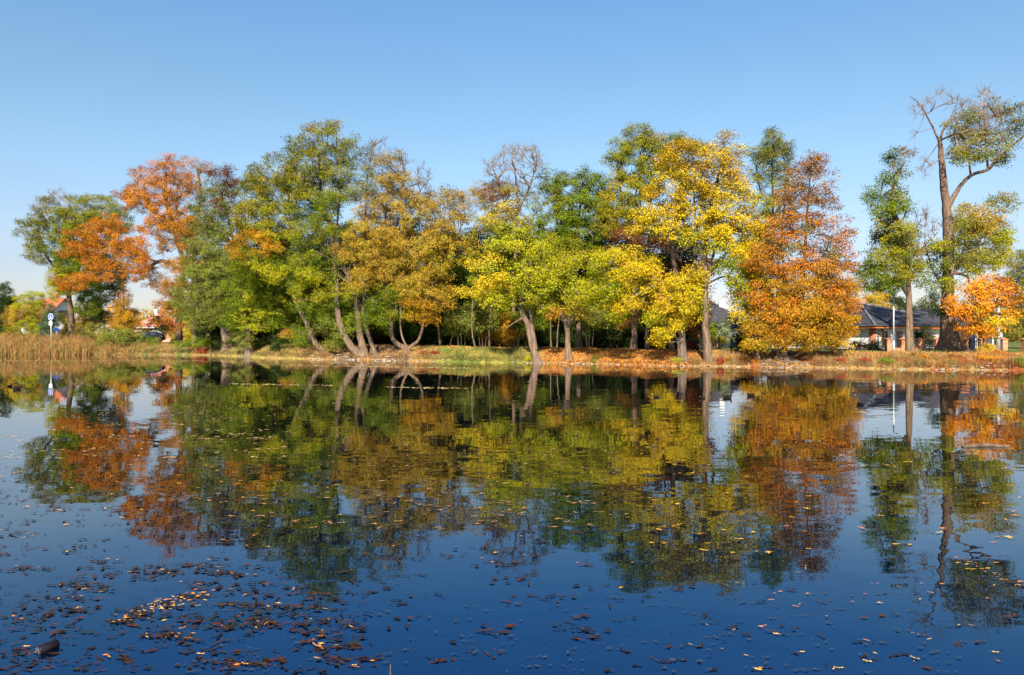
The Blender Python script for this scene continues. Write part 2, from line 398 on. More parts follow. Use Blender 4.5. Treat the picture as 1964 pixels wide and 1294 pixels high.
    for i in order:
        j = par[nt + i]; p1 = allp[nt + i]; p0 = allp[j]
        r1 = rad[nt + i]; r0 = min(rad[nt + i] * 1.25, nrad[j] * .75) if j < nt else min(rad[j], rad[nt + i] * 1.3)
        r1 = min(r1, r0)
        Lg = np.linalg.norm(p1 - p0); k = max(1, int(Lg / .7)); t = np.linspace(0, 1, k + 1)[:, None]
        Q = p0 * (1 - t) + p1 * t; Q += np.array([0, 0, -1.]) * (np.sin(t * np.pi) * Lg * r.uniform(-.02, .12))
        if k > 1: Q[1:-1] += r.normal(0, .05 * Lg ** .5, (k - 1, 3))
        rr_ = r0 + (r1 - r0) * t[:, 0]
        A.append(Q[:-1]); Bq.append(Q[1:]); ra.append(rr_[:-1]); rb.append(rr_[1:])
    # twiglets on bare clumps, short sprigs on leafy ones
    bare = np.array([p is None for p in cpal]); ctr = cp.mean(0)
    for i in range(M):
        nk = 8 if bare[i] else 2
        out = cp[i] - allp[par[nt + i]]; out /= np.linalg.norm(out) + 1e-9
        for _ in range(nk):
            d = out * .7 + r.normal(0, .5, 3) + np.array([0, 0, .45]); d /= np.linalg.norm(d); ln = r.uniform(.35, .9) if bare[i] else r.uniform(.25, .5)
            p1 = cp[i] + d * ln * .55; p2 = p1 + (d + r.normal(0, .35, 3)) * ln * .45
            w = .009 if bare[i] else .008
            A.append(np.array([cp[i], p1])); Bq.append(np.array([p1, p2])); ra.append(np.array([w, w * .8])); rb.append(np.array([w * .8, w * .4]))
    A = np.vstack(A); Bq = np.vstack(Bq); ra = np.concatenate(ra); rb = np.concatenate(rb)
    V, q = frustums(A, Bq, ra, rb, 5 if lod >= 1 else 3)
    np_mesh('branches', V, 4, q, TWIG if bark is not BARKPALE else BARKPALE, root, origin=base)
    # leaves: clump > sprig > leaf
    lp = []; ln_ = []; lc = []
    leafL = leafL * .52; la = leafL * leafL * .40; dens = dens * 1.28
    for i in range(M):
        if bare[i] or cden[i] <= 0: continue
        need = 1.15 * cl * cl * 2.6 * dens * cden[i] / la * lod
        kk = r.uniform(.65, 1.35); need *= kk * kk
        ns = max(3, int(round(need / 9))); nl = max(4, int(need / ns))
        pal = np.array(PAL[cpal[i]]); base_c = pal[r.integers(0, len(pal))] * r.uniform(.85, 1.15)
        sd = r.normal(0, 1, (ns, 3)); sd /= np.linalg.norm(sd, axis=1)[:, None]
        sp = cp[i] + sd * (r.uniform(.15, 1, (ns, 1)) ** .5) * np.array([cl, cl, cl * .72]) * 1.3 * kk * r.uniform(.7, 1.15, (ns, 1))
        off = r.normal(0, 1, (ns, nl, 3)) * np.array([.17, .17, .10]) * (leafL / .108) * r.uniform(.6, 1.2, (ns, 1, 1))
        if ash: off[..., 2] -= np.abs(off[..., 0]) * .6
        P = (sp[:, None] + off).reshape(-1, 3)
        outw = (cp[i] - ctr); outw = outw / (np.linalg.norm(outw) + 1e-6) * .85 + np.array([0, -.1, .5])
        sn = outw + r.normal(0, .42, (ns, 1, 3)); Nn = (sn + r.normal(0, .42, (ns, nl, 3))).reshape(-1, 3)
        k = len(P)
        other = pal[r.integers(0, len(pal), ns)]
        c = (base_c * .55 + other * .45)[:, None] * r.uniform(.72, 1.25, (ns, nl, 1)); c = c.reshape(-1, 3)
        c[:, 1] *= r.uniform(.9, 1.1, k)
        lp.append(P); ln_.append(Nn); lc.append(c)
    if lp:
        P = np.vstack(lp); Nn = np.vstack(ln_); c = (np.vstack(lc) * np.array([.71, .68, .40])).clip(0, .9)
        L = leafL * r.uniform(.5, 1.5, len(P))
        V = leaf_quads(P, Nn, L, L * r.uniform(.55, .9, len(P)), r)
        np_mesh(crown, V, 4, np.arange(len(V)), LEAF, root, cols=c, origin=base)
        stats[0] += len(P)
    return root

stats = [0]
TW = .84
def hash_(s):
    h = 7
    for ch in s: h = (h * 131 + ord(ch)) % 1000000007
    return h

# ------------------------------------------------------------------ the trees along the bank
make_tree('broadleaf_tree', 'tall green tree with dead grey twigs on top, leftmost large tree behind the blue sign', 'tree', 80,
  [([(137,0),(136,600),(132,555),(150,510),(140,460),(120,410)], 19, 7), ([(133,558),(175,535),(200,500),(210,450)], 9, 4), ([(133,550),(95,500),(70,460)], 8, 3)],
  [(105,378,26,18,None,0), (75,400,22,16,None,0), (60,440,34,24,'olive',.6), (100,425,45,38,'olive',.9), (150,405,45,30,'olive',1), (195,400,42,24,'olive',1), (225,425,30,30,'olive',.9),
   (130,470,50,42,'green',1), (175,460,55,45,'green',1), (70,485,28,24,'olive',.6), (150,520,48,40,'green',1.1), (110,545,22,32,'yelgreen',.9), (200,520,40,30,'dkgreen',1.1), (185,560,38,26,'dkgreen',1.1), (230,545,18,20,'dkgreen',.8),
   (165,590,30,16,'green',1), (185,605,14,20,'dkgreen',1)], bark=BARK)

make_tree('oak_tree', 'bright orange oak with two spreading lobes of leaves against the sky', 'tree', 70,
  [([(343,0),(343,610),(345,560),(352,510),(338,450),(320,390),(318,330)], 19, 6), ([(350,520),(310,500),(270,520),(220,520),(170,525)], 12, 4),
   ([(345,480),(375,430),(385,380),(380,330)], 10, 4), ([(330,430),(285,400),(250,375)], 8, 3), ([(300,502),(250,480),(200,455)], 7, 3)],
  [(335,312,50,14,'orange',1), (392,322,24,12,'rust',.9), (290,345,45,25,'orange',1.1), (245,372,30,14,'orange',1), (330,350,50,25,'orange',1.1), (275,385,40,24,'orange',1), (318,400,42,32,'orange',1.1),
   (365,360,32,22,'orange',.8), (330,440,34,28,'rust',.8), (290,435,26,20,'orange',.8), (312,470,14,18,'rust',.8), (356,440,36,28,'rust',.8), 
   (205,430,45,18,'orange',1.2), (160,455,38,20,'orange',1.2), (150,485,45,12,'orange',1.1), (215,470,55,22,'orange',1.2), (255,480,35,26,'orange',1.1), (190,505,45,13,'orange',1.1), (250,515,45,20,'orange',1.2),
   (140,540,34,16,'orange',1.3), (185,530,45,10,'orange',1.1), (290,530,22,18,'rust',.9)], bark=BARKDARK, cl=.46, seed=5, dens=.78)

make_tree('beech_tree', 'rusty leaved tree between the orange oak and the grey green tree', 'tree', 67,
  [([(372,0),(372,600),(370,540),(372,470),(380,410)], 12, 4)],
  [(360,450,34,30,'rust',1), (385,430,28,30,'tan',.8), (340,505,26,18,'rust',.8), (330,550,36,18,'rust',.9), (318,580,22,16,'rust',.9), (350,590,30,20,'rust',.9), (312,610,18,18,'orange',.9), (335,625,16,14,'orange',.9), (375,500,30,30,'rust',.8)], seed=11)

make_tree('broadleaf_tree', 'grey green tree with pale bare boughs and reddish brown upper twigs', 'tree', 62,
  [([(437,0),(432,610),(440,560),(455,500),(430,450),(400,420)], 30, 6), ([(455,500),(440,430),(425,370)], 9, 3), ([(440,560),(400,580),(385,555),(390,535)], 6, 2), ([(438,580),(410,575),(440,548),(452,560)], 5, 2)],
  [(430,335,34,16,'redbrown',.8), (450,355,28,20,'redbrown',.8), (410,365,34,22,'greygreen',.8), (440,390,40,30,'redbrown',.5), (400,400,40,28,'greygreen',.9), (435,430,44,34,'greygreen',.9), (395,450,36,30,'greygreen',.8),
   (425,485,55,38,'greygreen',1), (380,510,40,30,'greygreen',1), (440,530,58,36,'greygreen',1), (375,560,50,34,'greygreen',1), (420,580,58,34,'greygreen',1), (350,590,28,24,'greygreen',.9), (385,610,40,22,'greygreen',1), (455,590,30,24,'greygreen',.9)], bark=BARKPALE, leafL=.2, seed=3)

make_tree('broadleaf_tree', 'low bright green crown over a pale trunk, left of the leaning trunk', 'tree', 58,
  [([(480,0),(472,620),(462,585),(470,540)], 24, 9), ([(478,0),(482,615),(500,580),(520,540)], 7, 4)],
  [(470,560,46,38,'green',1.1), (510,545,42,40,'green',1.1), (495,595,52,34,'yelgreen',.6), (455,610,34,22,'green',1.1), (520,605,42,28,'green',1.1), (485,510,45,30,'olive',1), (550,600,30,30,'green',1.1), (560,640,22,14,'greygreen',.8)], bark=BARKPALE, seed=9)

make_tree('ash_tree', 'olive ash with a bare trunk leaning to the left over the bank edge', 'tree', 54,
  [([(621,0),(600,650),(588,620),(570,585),(556,545),(540,500),(520,440),(505,380)], 15, 5), ([(570,590),(575,540),(560,470),(555,410)], 7, 3)],
  [(500,338,38,26,'olivetan',1), (530,300,22,14,'olive',.8), (485,375,42,34,'olive',1), (535,370,40,36,'olive',1), (490,425,48,36,'olivetan',1), (545,425,44,38,'olive',.9), (488,470,48,28,'goldgreen',1.1), (545,480,42,32,'green',.9),
   (510,510,50,26,'yelgreen',1), (470,500,30,24,'green',.9), (575,365,30,34,'olive',.8), (560,530,35,26,'green',.8), (590,560,34,20,'yelgreen',.8), (600,600,40,26,'green',.8), (580,640,22,26,'green',.6)], bark=BARKPALE, leafL=.17, ash=True, seed=21)

make_tree('ash_tree', 'tallest olive green ash left of centre rising on two curved pale stems', 'tree', 53,
  [([(690,0),(664,650),(648,600),(646,540),(640,480),(634,440),(615,360),(612,290)], 20, 4), ([(702,0),(690,640),(685,590),(680,560),(655,500),(635,430),(610,370),(585,310)], 20, 4),
   ([(682,570),(700,540),(705,500)], 6, 3), ([(640,480),(650,400),(655,320)], 6, 2), ([(662,520),(640,500),(600,480),(570,470)], 5, 2)],
  [(618,246,40,16,'olivetan',1), (575,275,34,22,'olive',.9), (625,275,50,26,'olive',.9), (665,290,26,30,'olive',.85), (590,310,44,30,'olive',.85), (645,325,44,30,'olive',.8), (600,350,46,32,'olive',.75), (560,320,24,18,'olivetan',.9), (660,365,30,28,'olive',.75),
   (565,360,32,28,'olive',.8), (620,395,46,28,'green',.7), (585,410,40,28,'green',.75), (640,435,40,24,'olive',.65), (590,455,42,24,'olive',.7), (545,350,26,24,'olivetan',.9), (620,500,40,22,'green',.55), (600,530,48,18,'yelgreen',.7), (640,560,48,16,'yelgreen',.7), (580,500,30,20,'yelgreen',.6),
   (670,470,25,30,'olive',.5)], bark=BARKPALE, leafL=.16, ash=True, seed=4)

make_tree('birch_tree', 'tan leaved tree with a sinuous pale stem, right of the twin curved stems', 'tree', 52,
  [([(722,0),(706,640),(696,600),(699,560),(690,535),(678,500),(672,460)], 14, 3), ([(698,565),(680,548),(650,530)], 6, 2), ([(699,560),(705,500),(700,440),(705,330)], 8, 2)],
  [(705,300,18,26,'dryolive',.6), (722,275,22,16,None,0), (700,345,28,26,'dryolive',.7), (712,390,36,28,'tan',.8), (700,435,40,28,'tan',.9), (680,480,38,26,'tan',.9), (720,500,40,26,'tan',1), (700,535,42,18,'tanyel',.8), (730,570,38,26,'green',.8), (715,610,30,24,'green',.8)], bark=BARKPALE, leafL=.16, seed=33, ash=True)

make_tree('birch_tree', 'tallest tan and orange brown tree left of centre with sparse twiggy top', 'tree', 53.5,
  [([(778,0),(754,650),(750,610),(748,570),(742,540),(742,470),(740,400),(748,330)], 13, 3), ([(746,560),(722,530),(712,500)], 6, 3), ([(742,470),(765,420),(775,360)], 5, 2)],
  [(745,300,32,14,'tan',.7), (775,312,28,12,None,0), (735,330,38,24,'tanyel',.8), (775,350,38,28,'tan',.7), (745,375,46,30,'tan',.85), (785,400,36,30,'tan',.8), (750,430,50,32,'tan',.9), (730,480,46,28,'tan',1), (775,475,44,32,'tan',.9), (745,520,48,22,'tan',1),
   (790,520,36,24,'tanyel',.9), (760,560,40,22,'olive',.8), (770,600,34,18,'olive',.9), (810,340,20,30,None,0), (815,390,26,34,'tan',.8)], bark=BARKPALE, leafL=.16, seed=34, ash=True)

make_tree('birch_tree', 'tan tree forking low at the water with a stem swept up to the right', 'tree', 52.5,
  [([(786,0),(783,668),(800,655),(810,630),(812,600),(820,540),(840,470),(855,400)], 9, 3), ([(783,672),(770,640),(768,600),(775,540)], 6, 3), ([(818,560),(850,520),(880,450)], 5, 2)],
  [(855,375,36,16,'tan',.8), (880,385,24,14,'tan',.7), (835,395,34,26,'tan',.9), (880,410,30,24,'tan',.9), (855,435,46,30,'tan',1), (825,470,42,28,'tan',1), (875,470,36,28,'tanyel',1), (845,510,44,24,'tanyel',.9), (805,550,45,22,'tanyel',1), (830,580,38,18,'tanyel',1),
   (790,590,34,20,'goldgreen',.9), (825,605,24,14,'goldgreen',.9), (850,560,28,20,'tanyel',.7)], bark=BARKPALE, leafL=.17, seed=35)

make_tree('bare_tree', 'nearly leafless tree with a fan of bare grey twigs above the centre crowns', 'tree', 62,
  [([(985,0),(985,600),(988,500),(990,420),(992,370),(985,310)], 14, 3), ([(990,430),(965,380),(945,320)], 6, 2), ([(990,410),(1015,360),(1030,310)], 6, 2)],
  [(975,310,34,26,None,0), (1010,305,36,26,None,0), (1035,320,20,30,None,0), (945,325,20,28,None,0), (990,290,40,16,None,0), (985,350,46,28,None,0), (950,365,36,26,'redbrown',.5), (925,375,24,30,'tan',.6), (985,375,40,26,'dryolive',.45), (935,420,36,30,'dryolive',.7), (980,430,45,34,'dryolive',.6)], seed=41, twigr=.015, leafL=.16)

make_tree('broadleaf_tree', 'rounded fresh green tree with spiky tips right of the bare twigs', 'tree', 60,
  [([(1112,0),(1110,600),(1105,500),(1110,420),(1118,350)], 16, 4), ([(1108,520),(1150,450),(1165,390)], 7, 3), ([(1106,500),(1070,430),(1060,370)], 7, 3)],
  [(1120,332,16,16,'green',1), (1065,345,34,20,'green',1), (1100,360,44,24,'green',1.1), (1145,360,36,26,'green',1.1), (1055,385,44,30,'olive',.9), (1110,400,50,30,'green',1.1), (1155,410,36,30,'green',1.1), (1060,430,48,32,'green',1), (1120,445,50,32,'green',1.1), (1090,480,50,28,'olive',1), (1150,470,34,28,'dkgreen',1)], seed=42)

make_tree('ash_tree', 'yellow green ash on a dark trunk split in two, nearest the middle of the bank', 'tree', 48.5,
  [([(1030,0),(1018,650),(1012,620),(1002,600),(1000,560),(985,520)], 22, 7), ([(1026,670),(1021,630),(1018,590),(1022,540),(1010,470),(1000,430)], 13, 5), ([(1001,610),(970,630),(965,640)], 4, 1.5), ([(1004,585),(965,590)], 4, 1.5)],
  [(965,400,30,22,'yellow',.6), (940,420,22,12,'yellow',.7), (965,450,38,24,'yelgreen',.9), (1005,440,40,24,'yelgreen',1), (990,480,50,26,'yelgreen',1.1), (945,485,34,20,'tanyel',.8), (1035,470,36,26,'yelgreen',1), (930,500,32,18,'yellow',.9), (985,520,46,24,'yelgreen',1.1), (1030,520,42,28,'yelgreen',1.1),
   (950,545,40,20,'yellow',1.1), (915,560,26,12,'yellow',1), (885,556,20,9,'yellow',.9), (960,575,34,18,'yelgreen',1.1), (1015,560,40,24,'yelgreen',1), (900,505,16,8,'yellow',.7)], bark=BARK, leafL=.2, seed=51, depth=.8)

make_tree('ash_tree', 'yellow green ash with a short straight trunk opening into a vase of boughs', 'tree', 48.3,
  [([(1092,0),(1089,660),(1087,630),(1080,605),(1065,590),(1050,560)], 20, 6), ([(1088,635),(1095,600),(1092,560),(1100,510)], 10, 4), ([(1089,625),(1105,600),(1115,570),(1140,530)], 9, 4), ([(1100,580),(1130,560),(1160,545)], 5, 2)],
  [(1065,510,40,24,'yelgreen',1.1), (1105,500,40,26,'olivetan',1), (1040,545,40,22,'yelgreen',1.1), (1085,545,46,24,'yelgreen',1.1), (1035,585,38,20,'yelgreen',1.2), (1075,585,40,22,'olivetan',1.1), (1120,560,40,26,'yelgreen',1), (1060,600,26,12,'goldgreen',1), (1125,600,24,14,'tanyel',.7), (1145,520,26,24,'olivetan',1)], bark=BARK, leafL=.2, seed=52)

make_tree('ash_tree', 'tall olive ash rising behind the yellow maple, left of its top', 'tree', 59,
  [([(1215,0),(1218,560),(1222,450),(1228,370),(1228,290)], 18, 4), ([(1222,440),(1255,370),(1275,300)], 7, 3), ([(1222,450),(1195,390),(1185,330)], 7, 3)],
  [(1222,252,34,14,'olive',1), (1250,270,34,18,'olivetan',1), (1195,280,28,20,'olive',1), (1230,290,48,24,'olive',1), (1285,270,28,16,'olive',.9), (1180,310,22,18,'olive',.9), (1215,320,46,24,'olive',.85), (1265,310,36,26,'olive',.9), (1190,355,42,26,'olivetan',1), (1235,360,44,24,'olive',.9),
   (1175,390,38,26,'olivetan',1), (1200,420,44,28,'olivetan',1.1), (1240,410,40,26,'olive',.9), (1320,275,30,16,'olive',.9), (1345,280,16,14,'olive',.8), (1160,430,26,22,'olivetan',.9)], seed=61, leafL=.17, ash=True)

make_tree('maple_tree', 'broad golden yellow maple, its low crown sweeping left above orange leaf litter', 'tree', 45.5,
  [([(1312,0),(1308,650),(1309,600),(1300,540),(1290,480),(1300,400),(1310,330)], 22, 6), ([(1303,0),(1300,655),(1285,630),(1275,610),(1255,580)], 9, 4), ([(1303,560),(1250,530),(1200,510),(1160,520)], 9, 3), ([(1305,500),(1260,430),(1245,400)], 7, 3), ([(1309,590),(1330,560),(1345,500)], 7, 3)],
  [(1300,280,30,16,'gold',1.1), (1330,290,24,16,'yellow',1.1), (1285,310,34,20,'gold',1.2), (1325,325,36,24,'gold',1.2), (1290,350,40,24,'yellow',1.2), (1330,370,40,26,'yellow',1.2), (1255,375,34,18,'gold',1.2), (1290,400,46,26,'yellow',1.2), (1240,415,34,22,'yellow',1.2), (1225,440,20,16,'gold',1.1),
   (1330,415,40,28,'yellow',1.2), (1270,440,40,18,'yellow',1.1), (1330,455,38,16,'yelgreen',1.0),
   (1150,500,34,18,'yelgreen',1.1), (1195,490,42,18,'yellow',1.1), (1240,510,44,20,'yellow',1.1), (1165,530,42,22,'yelgreen',1.2), (1215,540,50,24,'yellow',1.2), (1270,545,42,26,'gold',1.2), (1150,565,36,20,'yelgreen',1.2), (1200,580,46,20,'yellow',1.2), (1255,580,44,24,'gold',1.2),
   (1305,560,36,26,'yellow',1.2), (1180,605,24,14,'yelgreen',1.1), (1290,605,38,22,'yellow',1.2), (1275,635,28,16,'yellow',1.2), (1262,656,16,10,'gold',1.1), (1325,600,26,20,'gold',1.1), (1330,530,28,24,'yellow',1.1), (1240,610,24,12,'yelgreen',1)], bark=BARKDARK, leafL=.185, seed=71, depth=.55)

make_tree('maple_tree', 'yellow maple with a smooth straight pale trunk, tallest golden peak of the row', 'tree', 45.2,
  [([(1360,0),(1354,640),(1352,590),(1353,540),(1352,490),(1360,420),(1375,350),(1390,280)], 22, 4), ([(1353,540),(1368,490),(1385,450),(1420,420)], 9, 3), ([(1352,500),(1335,430),(1330,360)], 7, 3), ([(1352,545),(1395,530),(1425,560)], 6, 3)],
  [(1393,262,16,14,'gold',1.1), (1360,290,28,18,'gold',1.1), (1400,290,26,20,'yellow',1.2), (1375,320,40,22,'gold',1.2), (1412,335,24,24,'gold',1.2), (1365,360,40,26,'gold',1.2), (1410,375,32,26,'yellow',1.2), (1375,400,42,26,'yellow',1.2), (1420,415,34,22,'gold',1.2), (1355,440,38,22,'yellow',1.2),
   (1400,450,40,22,'yellow',1.2), (1450,440,30,16,'gold',1.1), (1475,430,18,12,'gold',1), (1440,468,28,12,'yellow',1.1), (1380,475,28,14,'yelgreen',1), (1345,480,16,16,'olive',.6), (1395,505,28,16,'olive',.9), (1430,520,24,20,'yelgreen',1.1), (1422,552,24,20,'yelgreen',1.1),
   (1440,570,28,22,'yelgreen',1.2), (1455,600,22,20,'yellow',1.1), (1425,600,24,14,'yellow',1.1), (1438,622,22,10,'gold',1.1), (1332,565,16,26,'yellow',1.1), (1340,595,16,12,'yelgreen',1.1), (1403,540,15,20,'yelgreen',.9), (1410,575,14,14,'yellow',.9), (1378,512,14,12,'yelgreen',.8), (1440,490,26,20,'yellow',1), (1455,520,20,22,'yelgreen',1), (1448,545,18,22,'yelgreen',1), (1462,575,16,20,'yelgreen',1), (1410,475,26,14,'yellow',1)], bark=BARKPALE, leafL=.185, seed=72, depth=.6)

make_tree('ash_tree', 'olive topped ash peeping up between the golden peak and the rust cone', 'tree', 58,
  [([(1475,0),(1478,560),(1482,450),(1482,380),(1480,290)], 14, 3), ([(1482,420),(1460,370),(1450,320)], 5, 2), ([(1482,420),(1505,370),(1510,320)], 5, 2)],
  [(1480,262,26,14,'olive',1), (1500,285,28,20,'olive',1), (1455,290,26,20,'olive',.9), (1480,305,42,22,'olive',1), (1460,335,30,20,'olive',.85), (1500,335,30,24,'olive',.8), (1480,370,36,24,'olive',.7), (1465,410,30,26,'olive',.6), (1500,410,30,30,'dryolive',.5), (1470,460,34,30,'green',.8), (1450,500,34,30,'green',.9), (1440,530,22,24,'green',.9), (1425,485,18,24,'dkgreen',.8)], seed=62, leafL=.17, ash=True)

# rust cone: hornbeam
hb = []
rr = np.random.default_rng(81)
for y, w, cx in [(312,16,1556),(335,30,1552),(360,42,1548),(388,52,1550),(418,62,1550),(448,72,1552),(480,84,1548),(512,92,1546),(545,96,1544),(578,98,1540),(608,100,1538),(635,98,1535),(655,84,1520)]:
    k = max(1, int(w / 24)); 
    for q in range(k * 2 + 1):
        xx = cx + (q - k) / (k + .3) * w * .95 + rr.uniform(-6, 6); pal = ('rust' if y < 400 else 'orange' if y < 520 else ('orange', 'goldgreen', 'goldgreen')[rr.integers(3)] if y < 590 else 'goldgreen')
        if rr.uniform() < .07 and y > 400: pal = 'dryolive'
        hb.append((xx, y + rr.uniform(-6, 6), 26, 15, pal, .62 if y < 500 else .95))
hb += [(1545,640,60,24,'goldgreen',1.1), (1600,625,34,30,'goldgreen',1.1), (1480,630,40,26,'orange',1), (1590,580,44,30,'orange',1), (1500,590,44,30,'orange',1), (1610,655,26,16,'gold',1.1), (1545,600,50,30,'goldgreen',.8), (1560,530,50,30,'rust',.7)]
hb += [(1470,500,40,26,'rust',.8), (1455,520,30,20,'orange',.9), (1480,465,34,24,'rust',.7), (1450,560,26,20,'orange',.8), (1445,655,26,10,'gold',.8), (1500,420,26,20,'rust',.6), (1505,380,24,20,'rust',.6)]
hbt = make_tree('hornbeam_tree', 'cone shaped rust orange hornbeam turning golden towards its low skirt', 'tree', 44,
  [([(1502,0),(1506,665),(1525,640),(1540,560),(1545,460),(1552,360),(1556,310)], 15, 2), ([(1497,0),(1490,668),(1500,640),(1505,560),(1500,450),(1508,370)], 10, 2), ([(1458,0),(1450,668),(1448,640),(1470,590),(1480,500)], 9, 3), ([(1510,0),(1530,680),(1560,660)], 8, 3)],
  hb, leafL=.18, bark=BARK, seed=82, depth=.85, bf=.12, cl=.45)

rq = np.random.default_rng(83)
for i in range(11):
    xs0 = (1478 - CX) / F * 47 + rq.uniform(-.9, 1.6); xe = xs0 + rq.uniform(-1.3, 1.6); y0 = 46.9; P = []
    for t_ in np.linspace(0, 1, 6):
        x_ = xs0 + (xe - xs0) * t_ + .08 * math.sin(t_ * 9 + i); y_ = y0 - 1.7 * t_ ** 1.1; P.append((x_, y_, max(float(height(x_, y_)), -.05) + .07 - .05 * t_))
    V, q = ring_tube(catmull(P, .2), np.linspace(.11, .05, len(catmull(P, .2))) * rq.uniform(.7, 1.2), 8, rq)
    np_mesh('root', V, 4, q, BARKPALE, hbt, smooth=True, origin=np.array(hbt.location))
make_tree('broadleaf_tree', 'slender green and rust tree with a stout pale trunk before the dark roofed bungalow', 'tree', 47,
  [([(1745,0),(1744,640),(1743,580),(1742,545),(1740,500),(1733,450),(1712,400),(1716,350),(1735,310)], 22, 4), ([(1741,565),(1722,545),(1690,556),(1660,550)], 10, 3), ([(1738,480),(1700,450),(1680,400)], 7, 3), ([(1742,540),(1765,500),(1775,460)], 7, 3)],
  [(1738,295,14,14,'rust',.8), (1715,300,22,16,'green',.8), (1720,325,26,16,'olive',.9), (1700,345,30,18,'green',.9), (1672,380,20,22,'green',.9), (1712,375,28,18,'olive',1), (1700,405,30,20,'green',1), (1725,400,22,22,'green',.9), (1715,435,38,20,'dryolive',1),
   (1690,450,28,24,'olive',1), (1740,450,28,20,'dryolive',.8), (1705,480,44,22,'olive',1.1), (1745,490,34,20,'dryolive',1), (1680,515,34,22,'green',1), (1720,520,44,22,'olive',1.1), (1655,530,22,14,'green',.8), (1760,515,26,24,'olive',.8), (1700,545,44,12,'green',1), (1665,555,22,10,'green',.8), (1775,545,18,14,'green',.6), (1770,420,22,26,None,0)],
  bark=BARKPALE, seed=91, depth=.8, leafL=.18)

make_tree('ash_tree', 'tallest old ash with dead bare top and huge flared trunk, at the right edge', 'tree', 48,
  [([(1822,0),(1820,640),(1818,580),(1820,500),(1818,430),(1812,370),(1806,310),(1803,275)], 40, 9), ([(1803,275),(1790,245),(1778,222),(1768,200)], 7, 1.5), ([(1803,278),(1808,250),(1825,222),(1832,205)], 8, 1.5), ([(1862,336),(1858,290),(1868,240)], 5, 1.5), ([(1918,300),(1925,250),(1915,210)], 4, 1.5),
   ([(1816,400),(1838,362),(1862,336),(1895,325),(1918,300),(1962,262)], 13, 3.5), ([(1895,325),(1890,270),(1888,200)], 6, 2), ([(1820,480),(1850,450),(1880,420)], 8, 3), ([(1820,520),(1855,530),(1858,545)], 10, 3), ([(1820,560),(1790,520),(1775,470)], 7, 2), ([(1780,225),(1760,195),(1745,185)], 3, 1.5)],
  [(1840,240,30,20,'dryolive',.6), (1832,290,20,20,'dryolive',.5), (1865,225,30,18,'dryolive',.5), (1915,205,34,22,'dryolive',.4), (1870,265,56,28,'dryolive',.2), (1920,280,40,20,'olive',.25), (1880,235,60,40,None,0), (1925,400,26,30,'dryolive',.5), (1790,520,24,24,'green',.5), (1770,205,26,22,None,0), (1755,255,16,10,None,0), (1820,195,30,14,None,0), (1800,180,14,8,None,0), (1890,190,26,22,None,0), (1900,215,28,20,None,0), (1850,200,16,16,None,0), (1775,320,18,26,None,0), (1783,440,20,30,None,0), (1790,480,20,20,'dkgreen',.35),
   (1850,262,30,20,'dryolive',.75), (1890,255,30,18,'dryolive',.5), (1850,300,28,18,'olive',.8), (1885,290,24,16,'olive',.6), (1930,225,24,18,'dryolive',.45), (1950,205,16,12,'dryolive',.7), (1935,260,24,16,'olive',.5), (1930,300,22,14,'olive',.7), (1960,245,20,26,'olive',.6), (1870,225,24,14,'dryolive',.6),
   (1905,385,16,8,'green',.6), (1865,405,30,16,'tanyel',.7), (1890,430,40,24,'tanyel',1.0), (1845,440,38,24,'dryolive',1.1), (1920,455,28,22,'yelgreen',1), (1860,475,46,26,'dryolive',1.1), (1810,480,26,22,'yelgreen',.9), (1905,490,34,22,'yelgreen',1), (1830,505,38,14,'dryolive',1.1), (1870,510,30,14,'yelgreen',1), (1812,545,18,14,'yelgreen',1),
   (1800,590,22,16,'dkgreen',.8)],
  bark=BARK, seed=92, depth=.7, leafL=.18, twigr=.013, ash=True)

make_tree('maple_tree', 'small glowing orange maple beside the huge trunk', 'tree', 45,
  [([(1879,0),(1877,640),(1876,600),(1885,560)], 7, 3), ([(1890,0),(1894,640),(1900,600),(1915,570)], 6, 3), ([(1877,610),(1850,595),(1825,590)], 4, 2)],
  [(1900,540,30,14,'brorange',1.1), (1870,555,32,16,'brorange',1.1), (1920,560,26,20,'brorange',1.1), (1835,585,26,16,'brorange',1.1), (1880,585,40,22,'brorange',1.3), (1930,590,24,18,'brorange',1.2), (1850,605,30,12,'brorange',1.2), (1900,612,40,20,'gold',1.2), (1875,630,30,10,'brorange',1.2), (1905,640,18,8,'gold',1.1), (1845,625,14,8,'brorange',1)],
  bark=BARKDARK, leafL=.20, seed=93, depth=.7, cl=.42)

make_tree('willow_tree', 'dull grey green willow bushing out at the far right edge', 'tree', 60,
  [([(1975,0),(1972,620),(1970,560)], 14, 5)],
  [(1950,500,24,20,'dryolive',1), (1975,480,26,20,'greygreen',1), (1955,540,28,24,'greygreen',1), (1990,530,36,40,'greygreen',1), (1955,590,30,26,'dryolive',1), (1985,600,36,34,'greygreen',1), (1950,635,28,22,'dryolive',1), (1990,650,34,22,'greygreen',1)], seed=94, leafL=.16)

make_tree('young_conifer', 'young larch shaped tree turning gold, standing in the gap left of the oak trunk', 'tree', 72,
  [([(238,0),(238,620),(237,560),(237,540)], 5, 1.5)],
  [(237,548,8,10,'goldgreen',.8), (238,565,16,10,'orange',.8), (236,582,24,10,'goldgreen',1), (238,600,30,12,'goldgreen',1), (238,618,34,12,'goldgreen',1.1), (225,634,26,10,'goldgreen',1), (258,632,24,12,'goldgreen',1)], seed=95, bf=.1, cl=.4)

